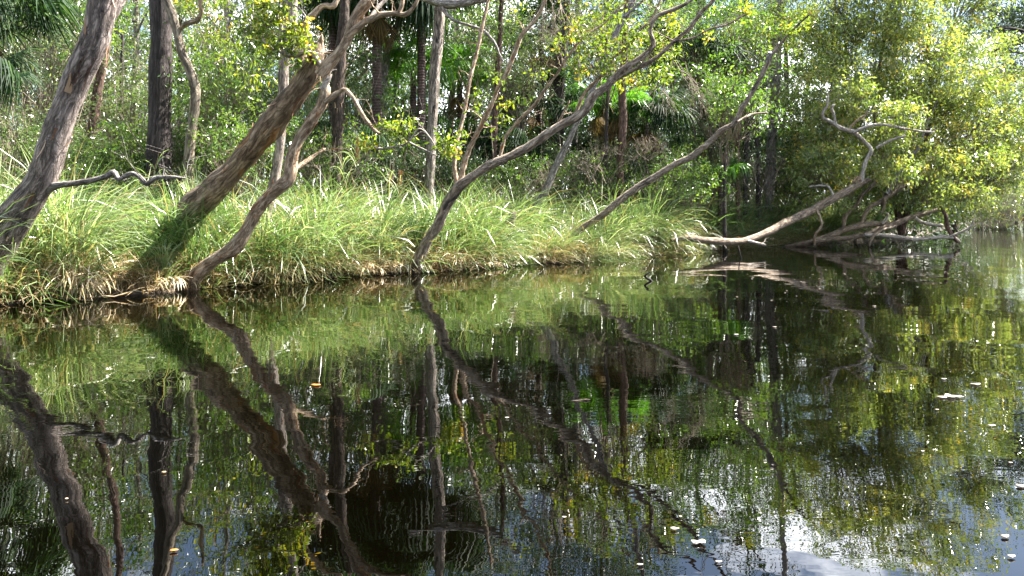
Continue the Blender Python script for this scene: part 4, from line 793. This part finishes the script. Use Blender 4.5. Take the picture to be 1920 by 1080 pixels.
for m_ in range(0, 24, 1):
    x = marks[m_][0] + 45; Y = 29 + max(0, x - 1100) * .022 + (m_ % 3) * 2.2; kd = (m_ * 3 + 1) % 4
    far_tree(kd, x, Y, 1.0 + .1 * (m_ % 3) if x < 1500 else .9, adj[kd] + ' of the back row, right of ' + marks[m_][1].replace('behind the', 'the').replace('above the', 'the').replace('right of the', 'the').replace('left of the', 'the').replace('off the', 'the').replace('at the', 'the'))
wl = MB()
for _ in range(3400):                       # the mass of the wood beyond
    x = rng.uniform(-500, 2300); Y = rng.uniform(36, 60) + max(0, x - 1300) * .03; X = (x - 960) / F * Y
    if sdist(np.array([X]), np.array([Y]))[0] < 2: continue
    zc = rng.uniform(.3, 12.5) ; m = 34; p = np.array([X, Y, zc]) + rng.normal(size=(m, 3)) * np.array([.8, .8, .6])
    leaves(wl, p, .30, .12, .4, tint=np.clip(rng.normal(.5, .2) + rng.normal(0, .15, m), 0, 1))
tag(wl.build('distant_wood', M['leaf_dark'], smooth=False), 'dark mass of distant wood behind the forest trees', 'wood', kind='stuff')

ow = MB()                                    # wood added behind the viewer, out of frame, to block sky fill
for _ in range(1500):
    a = rng.uniform(R(165), R(395)); d_ = rng.uniform(13, 21) if a < R(345) else rng.uniform(22, 34); X, Y = d_ * math.cos(a), d_ * math.sin(a)
    m = 22; zt = rng.uniform(.2, 14); p = np.array([X, Y, zt]) + rng.normal(size=(m, 3)) * np.array([.9, .9, .7])
    leaves(ow, p, .55, .26, .4, tint=np.clip(rng.normal(.5, .2) + rng.normal(0, .15, m), 0, 1))
tag(ow.build('sky_blocking_wood', M['leaf_dark'], smooth=False), 'unseen wood added on the opposite bank to block sky light', 'wood', kind='stuff')
sc_ = MB()  # far bend scrub, its shade put into the dark leaf colour
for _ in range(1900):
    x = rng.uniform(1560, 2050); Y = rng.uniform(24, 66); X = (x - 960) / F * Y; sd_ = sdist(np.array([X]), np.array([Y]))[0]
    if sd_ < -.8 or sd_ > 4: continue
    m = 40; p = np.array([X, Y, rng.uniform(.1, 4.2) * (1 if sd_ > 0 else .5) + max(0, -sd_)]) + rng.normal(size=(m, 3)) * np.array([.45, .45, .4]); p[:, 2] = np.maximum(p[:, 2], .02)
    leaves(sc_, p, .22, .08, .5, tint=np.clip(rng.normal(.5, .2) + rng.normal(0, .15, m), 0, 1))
tag(sc_.build('bank_scrub', M['leaf_dark'], smooth=False), 'scrub with leaves darkened for shade, hanging to the water along the far bend', 'scrub', kind='stuff')

# ------------------------------------------------------------------ reeds and small plants
def reed(label, x, yb, yt, Y, sway=0.0, heads=True):
    root = tag(empty('reed'), label, 'reed'); mb = MB(); a = P(x, yb, Y); b = P(x + sway, yt, Y)
    stick(mb, a, b, .008, .004, n=6); mb.build('stem', M['grass_dead'], root)
    mb = MB(); n = 9; u = rng.uniform(.2, .75, n); base = a[None] * (1 - u[:, None]) + b[None] * u[:, None]
    blades(mb, base, rng.uniform(.35, .6, n), np.full(n, .012), rng.uniform(0, 6.28, n), rng.uniform(.2, .5, n), rng.uniform(.8, 2.2, n), rng.uniform(.6, .95, n)); mb.build('leaf', M['grass'], root)
    if heads:
        mb = MB(); m = 150; u = rng.uniform(.72, 1, m)[:, None]; p = a * (1 - u) + b * u + rng.normal(0, .018, (m, 3)); leaves(mb, p, .03, .012, .3); mb.build('seed_head', M['reed_head'], root, smooth=False)
reed('tall flowering reed with a brown head left of the tall palm foot', 660, 400, 255, 12.4, 12)
reed('shorter brown-headed reed right of the tall palm foot', 728, 400, 325, 13.0, 4)
reed('yellowish forked reed with a reddish head left of the flaky trunk foot', 746, 410, 320, 12.6, 5)
reed('orange dry reed leaning at the right foot of the thick straight trunk', 285, 370, 285, 10.5, 12, False)
reed('dry reed with a thin bent tip right of the split dark trunk', 650, 360, 290, 12.8, -14, False)
def tuft(label, x, yb, Y, h_, n=60, tint=.8, mat='grass', wid=.013, curl=1.1):
    root = tag(empty('sedge_tuft'), label, 'grass tuft', 'upright tufts standing out of the sedge'); mb = MB(); a = P(x, yb, Y); a[2] = max(a[2], 0)
    base = a + rng.normal(0, .03, (n, 3)) * np.array([1.5, 1, .2])
    blades(mb, base, h_ * rng.uniform(.5, 1.1, n), np.full(n, wid), rng.uniform(0, 6.28, n), rng.uniform(.05, .35, n), rng.uniform(.1, curl, n), np.clip(rng.normal(tint, .1, n), .13, 1)); mb.build('blades', M[mat], root)
tuft('yellow-green tuft growing from the water below the leaning grey stem', 1015, 492, 14.2, .38, 36, .96)
tuft('bright upright tuft above the pale dead stems at the far left waterline', 150, 505, 9.1, .55, 60, .7)
tuft('dark green upright tuft on the left of the forked tree foot', 785, 470, 12.4, .85, 110, .2)
tuft('tall upright green tuft in the sedge right of the thick straight trunk foot', 365, 400, 10.4, .7, 50, .75, curl=.5)
tuft('dark tuft in the sedge below the lower leaning pole', 1222, 455, 16.8, .8, 90, .15)
tuft('green tuft standing at the left end of the fallen log', 1290, 470, 17.5, .45, 50, .6)
tuft('fresh green tuft in front of the big leaning trunk base', 310, 510, 9.4, .45, 50, .75)
tuft('bright green tuft behind the fallen log, near its middle', 1388, 440, 19.6, .5, 50, .6)

# ------------------------------------------------------------------ things on and in the water
fb = tag(empty('floating_branch'), 'half sunk brown branch with green needles lying at the waterline, left of the forked tree', 'branch')
mb = MB(); 
for k in range(7):
    a = P(470 + k * 14, 532 - k * 2, 10.6 + k * .12); b = P(640 + k * 9, 517, 11.4 + .03 * k); a[2] = .03 + .02 * k; b[2] = .0 + .008 * k
    tube(mb, [a, (a + b) / 2 + np.array([0, 0, .03]), b], [.012, .018, .008], seg=7, seed=k, lump=.2)
mb.build('stem', M['bark_red'], fb)
mb = MB(); n = 160; u = rng.uniform(0, 1, n)[:, None]; base = P(560, 524, 10.9) * (1 - u) + P(650, 517, 11.4) * u; base[:, 2] = .05
blades(mb, base, rng.uniform(.15, .4, n), np.full(n, .006), rng.normal(.3, .25, n), np.full(n, 1.25), rng.uniform(.1, .5, n), np.clip(rng.normal(.4, .2, n), .13, 1)); mb.build('needles', M['grass'], fb)
sk = tag(empty('snag'), 'small black bent snag poking from the water below the middle of the bank', 'snag')
mb = MB(); Ys = F / (527 - YH); tube(mb, [P(1224, 530, Ys) - np.array([0, 0, .06]), P(1222, 527, Ys), P(1209, 518, Ys), P(1221, 509, Ys)], [.020, .018, .016, .005], seg=8, seed=3); mb.build('stem', M['bark_dark'], sk)
sk = tag(empty('snag'), 'thin black stick standing in the water below the fallen log', 'snag')
mb = MB(); Ys = F / (484 - YH); tube(mb, [P(1391, 490, Ys) - np.array([0, 0, .05]), P(1388, 478, Ys), P(1384, 460, Ys)], [.018, .014, .008], seg=8, seed=5); mb.build('stem', M['bark_dark'], sk)
def floater(label, x, y, wpx, hpx=None, mat='petal', name='floating_leaf', cat='leaf', rot=0.0, nl=1, group='pale petals and leaves floating on the water'):
    Y = F * H / (y - YH); X = (x - 960) / F * Y; L = wpx * .85 * Y / F; root = tag(empty(name, (X, Y, .004)), label, cat, group); mb = MB()
    for k in range(nl):
        n = 14; th = np.arange(n) / n * 6.283; l = L / (1 if nl == 1 else 1.8) / 2; wd = l * rng.uniform(.45, .75)
        v = np.stack([np.cos(th) * l, np.sin(th) * wd * (1 - .35 * np.cos(th)), .003 + .10 * l * np.cos(th) ** 2 * (k % 2 + .5)], 1); v[:, :2] *= (1 + rng.normal(0, .14, (n, 1)))
        a = rot + k * 1.3; ox = (k - (nl - 1) / 2) * l * 1.0
        R2 = np.array([[math.cos(a), -math.sin(a), 0], [math.sin(a), math.cos(a), 0], [0, 0, 1]]); v = v @ R2.T + np.array([ox, rng.normal(0, .2) * l, .001 * k])
        vv = np.vstack([v, v.mean(0) - np.array([0, 0, .002]), v - np.array([0, 0, .002]), v.mean(0) - np.array([0, 0, .004])])
        t_ = [[i, (i + 1) % n, n] for i in range(n)] + [[n + 1 + (i + 1) % n, n + 1 + i, 2 * n + 1] for i in range(n)]
        q_ = [[i, n + 1 + i, n + 1 + (i + 1) % n, (i + 1) % n] for i in range(n)]
        mb.add(vv, q_, t_, rng.uniform(.3, 1))
    mb.build('blade', M[mat], root)
floater('orange leaf floating among the reflections of the trunks on the left', 593, 723, 19, mat='leaf_orange', group=None)
floater('orange leaf floating near the bottom edge, under the thick trunk reflection', 328, 1033, 17, mat='leaf_orange', rot=.3, group=None)
floater('pale bow-shaped pair of petals floating on the right side', 1781, 746, 54, nl=3)
floater('blurred pale petal above the bow-shaped pair', 1834, 723, 24, rot=.2)
floater('white petal near the bottom, centre right', 1265, 995, 20)
floater('ragged white petal cluster near the bottom, the largest there', 1311, 1020, 34, nl=3, rot=2.2)
floater('small oval white petal right below the ragged cluster', 1347, 1056, 16)
floater('white petal at the bottom right, lower of two', 1897, 1046, 20, rot=.1)
floater('white petal at the bottom right, upper of two', 1888, 1010, 18, rot=.3)
floater('pale petal cut by the right edge of the picture', 1914, 912, 26, rot=-.3)
floater('bluish white petal on the right below the bow-shaped pair', 1860, 800, 16)
floater('small pale petal touching the bottom edge left of the white petals', 1200, 1062, 13)
for k, (x, y, s, lab) in enumerate(((1276, 972, 7, 'tiny white petal just above the centre right petal'), (307, 888, 10, 'tiny tan leaf on the thick trunk reflection'), (125, 938, 7, 'tiny brown leaf on the left edge trunk reflection'), (1058, 972, 8, 'tiny orange and white petal left of the centre right petal'),
        (1770, 712, 12, 'small pale petal left above the bow-shaped pair'), (1757, 770, 9, 'small pale petal left below the bow-shaped pair'), (1730, 848, 8, 'small pale petal far below the bow-shaped pair'), (1380, 628, 10, 'small cream leaf left of the bush reflection'), (1452, 614, 9, 'small yellowish leaf on the grey trunk reflection'),
        (950, 785, 8, 'small tan leaf on the forked tree reflection'), (1640, 575, 9, 'small white leaf on the ripples below the fallen tangle'), (1286, 935, 8, 'faint white speck at the dark palm reflection'), (1895, 870, 8, 'pale speck near the right edge above the cut petal'))):
    floater(lab, x, y, s, mat='petal' if k not in (1, 2) else 'grass_dead')
sk = tag(empty('floating_stick'), 'short reddish stick floating in the middle of the river', 'stick')
mb = MB(); Ys = F / (751 - YH); tube(mb, [P(1063, 754, Ys), P(1085, 752, Ys), P(1107, 749, Ys)], [.006, .008, .006], seg=8); mb.build('stem', M['bark_log'], sk)
# tiny pale flecks too many to count, on the rippled reach
mb = MB(); n = 110; x = rng.uniform(1380, 1900, n); y = 505 + rng.gamma(2.0, 9, n); Y = F / (y - YH); X = (x - 960) / F * Y
for i in range(n):
    if sdist(np.array([X[i]]), np.array([Y[i]]))[0] > -.3: continue
    l = rng.uniform(.006, .02); a = rng.uniform(0, 6.28); th = np.arange(6) / 6 * 6.283 + a
    mb.add(np.stack([X[i] + l * np.cos(th), Y[i] + l * .6 * np.sin(th), np.full(6, .004)], 1), [[0, 1, 2, 3], [0, 3, 4, 5]], None, rng.uniform(0, 1))
tag(mb.build('pale_flecks', M['petal'], smooth=False), 'scatter of tiny pale flecks on the rippled water below the fallen tangle', 'petals', kind='stuff')
print('objects', len(scene.objects))
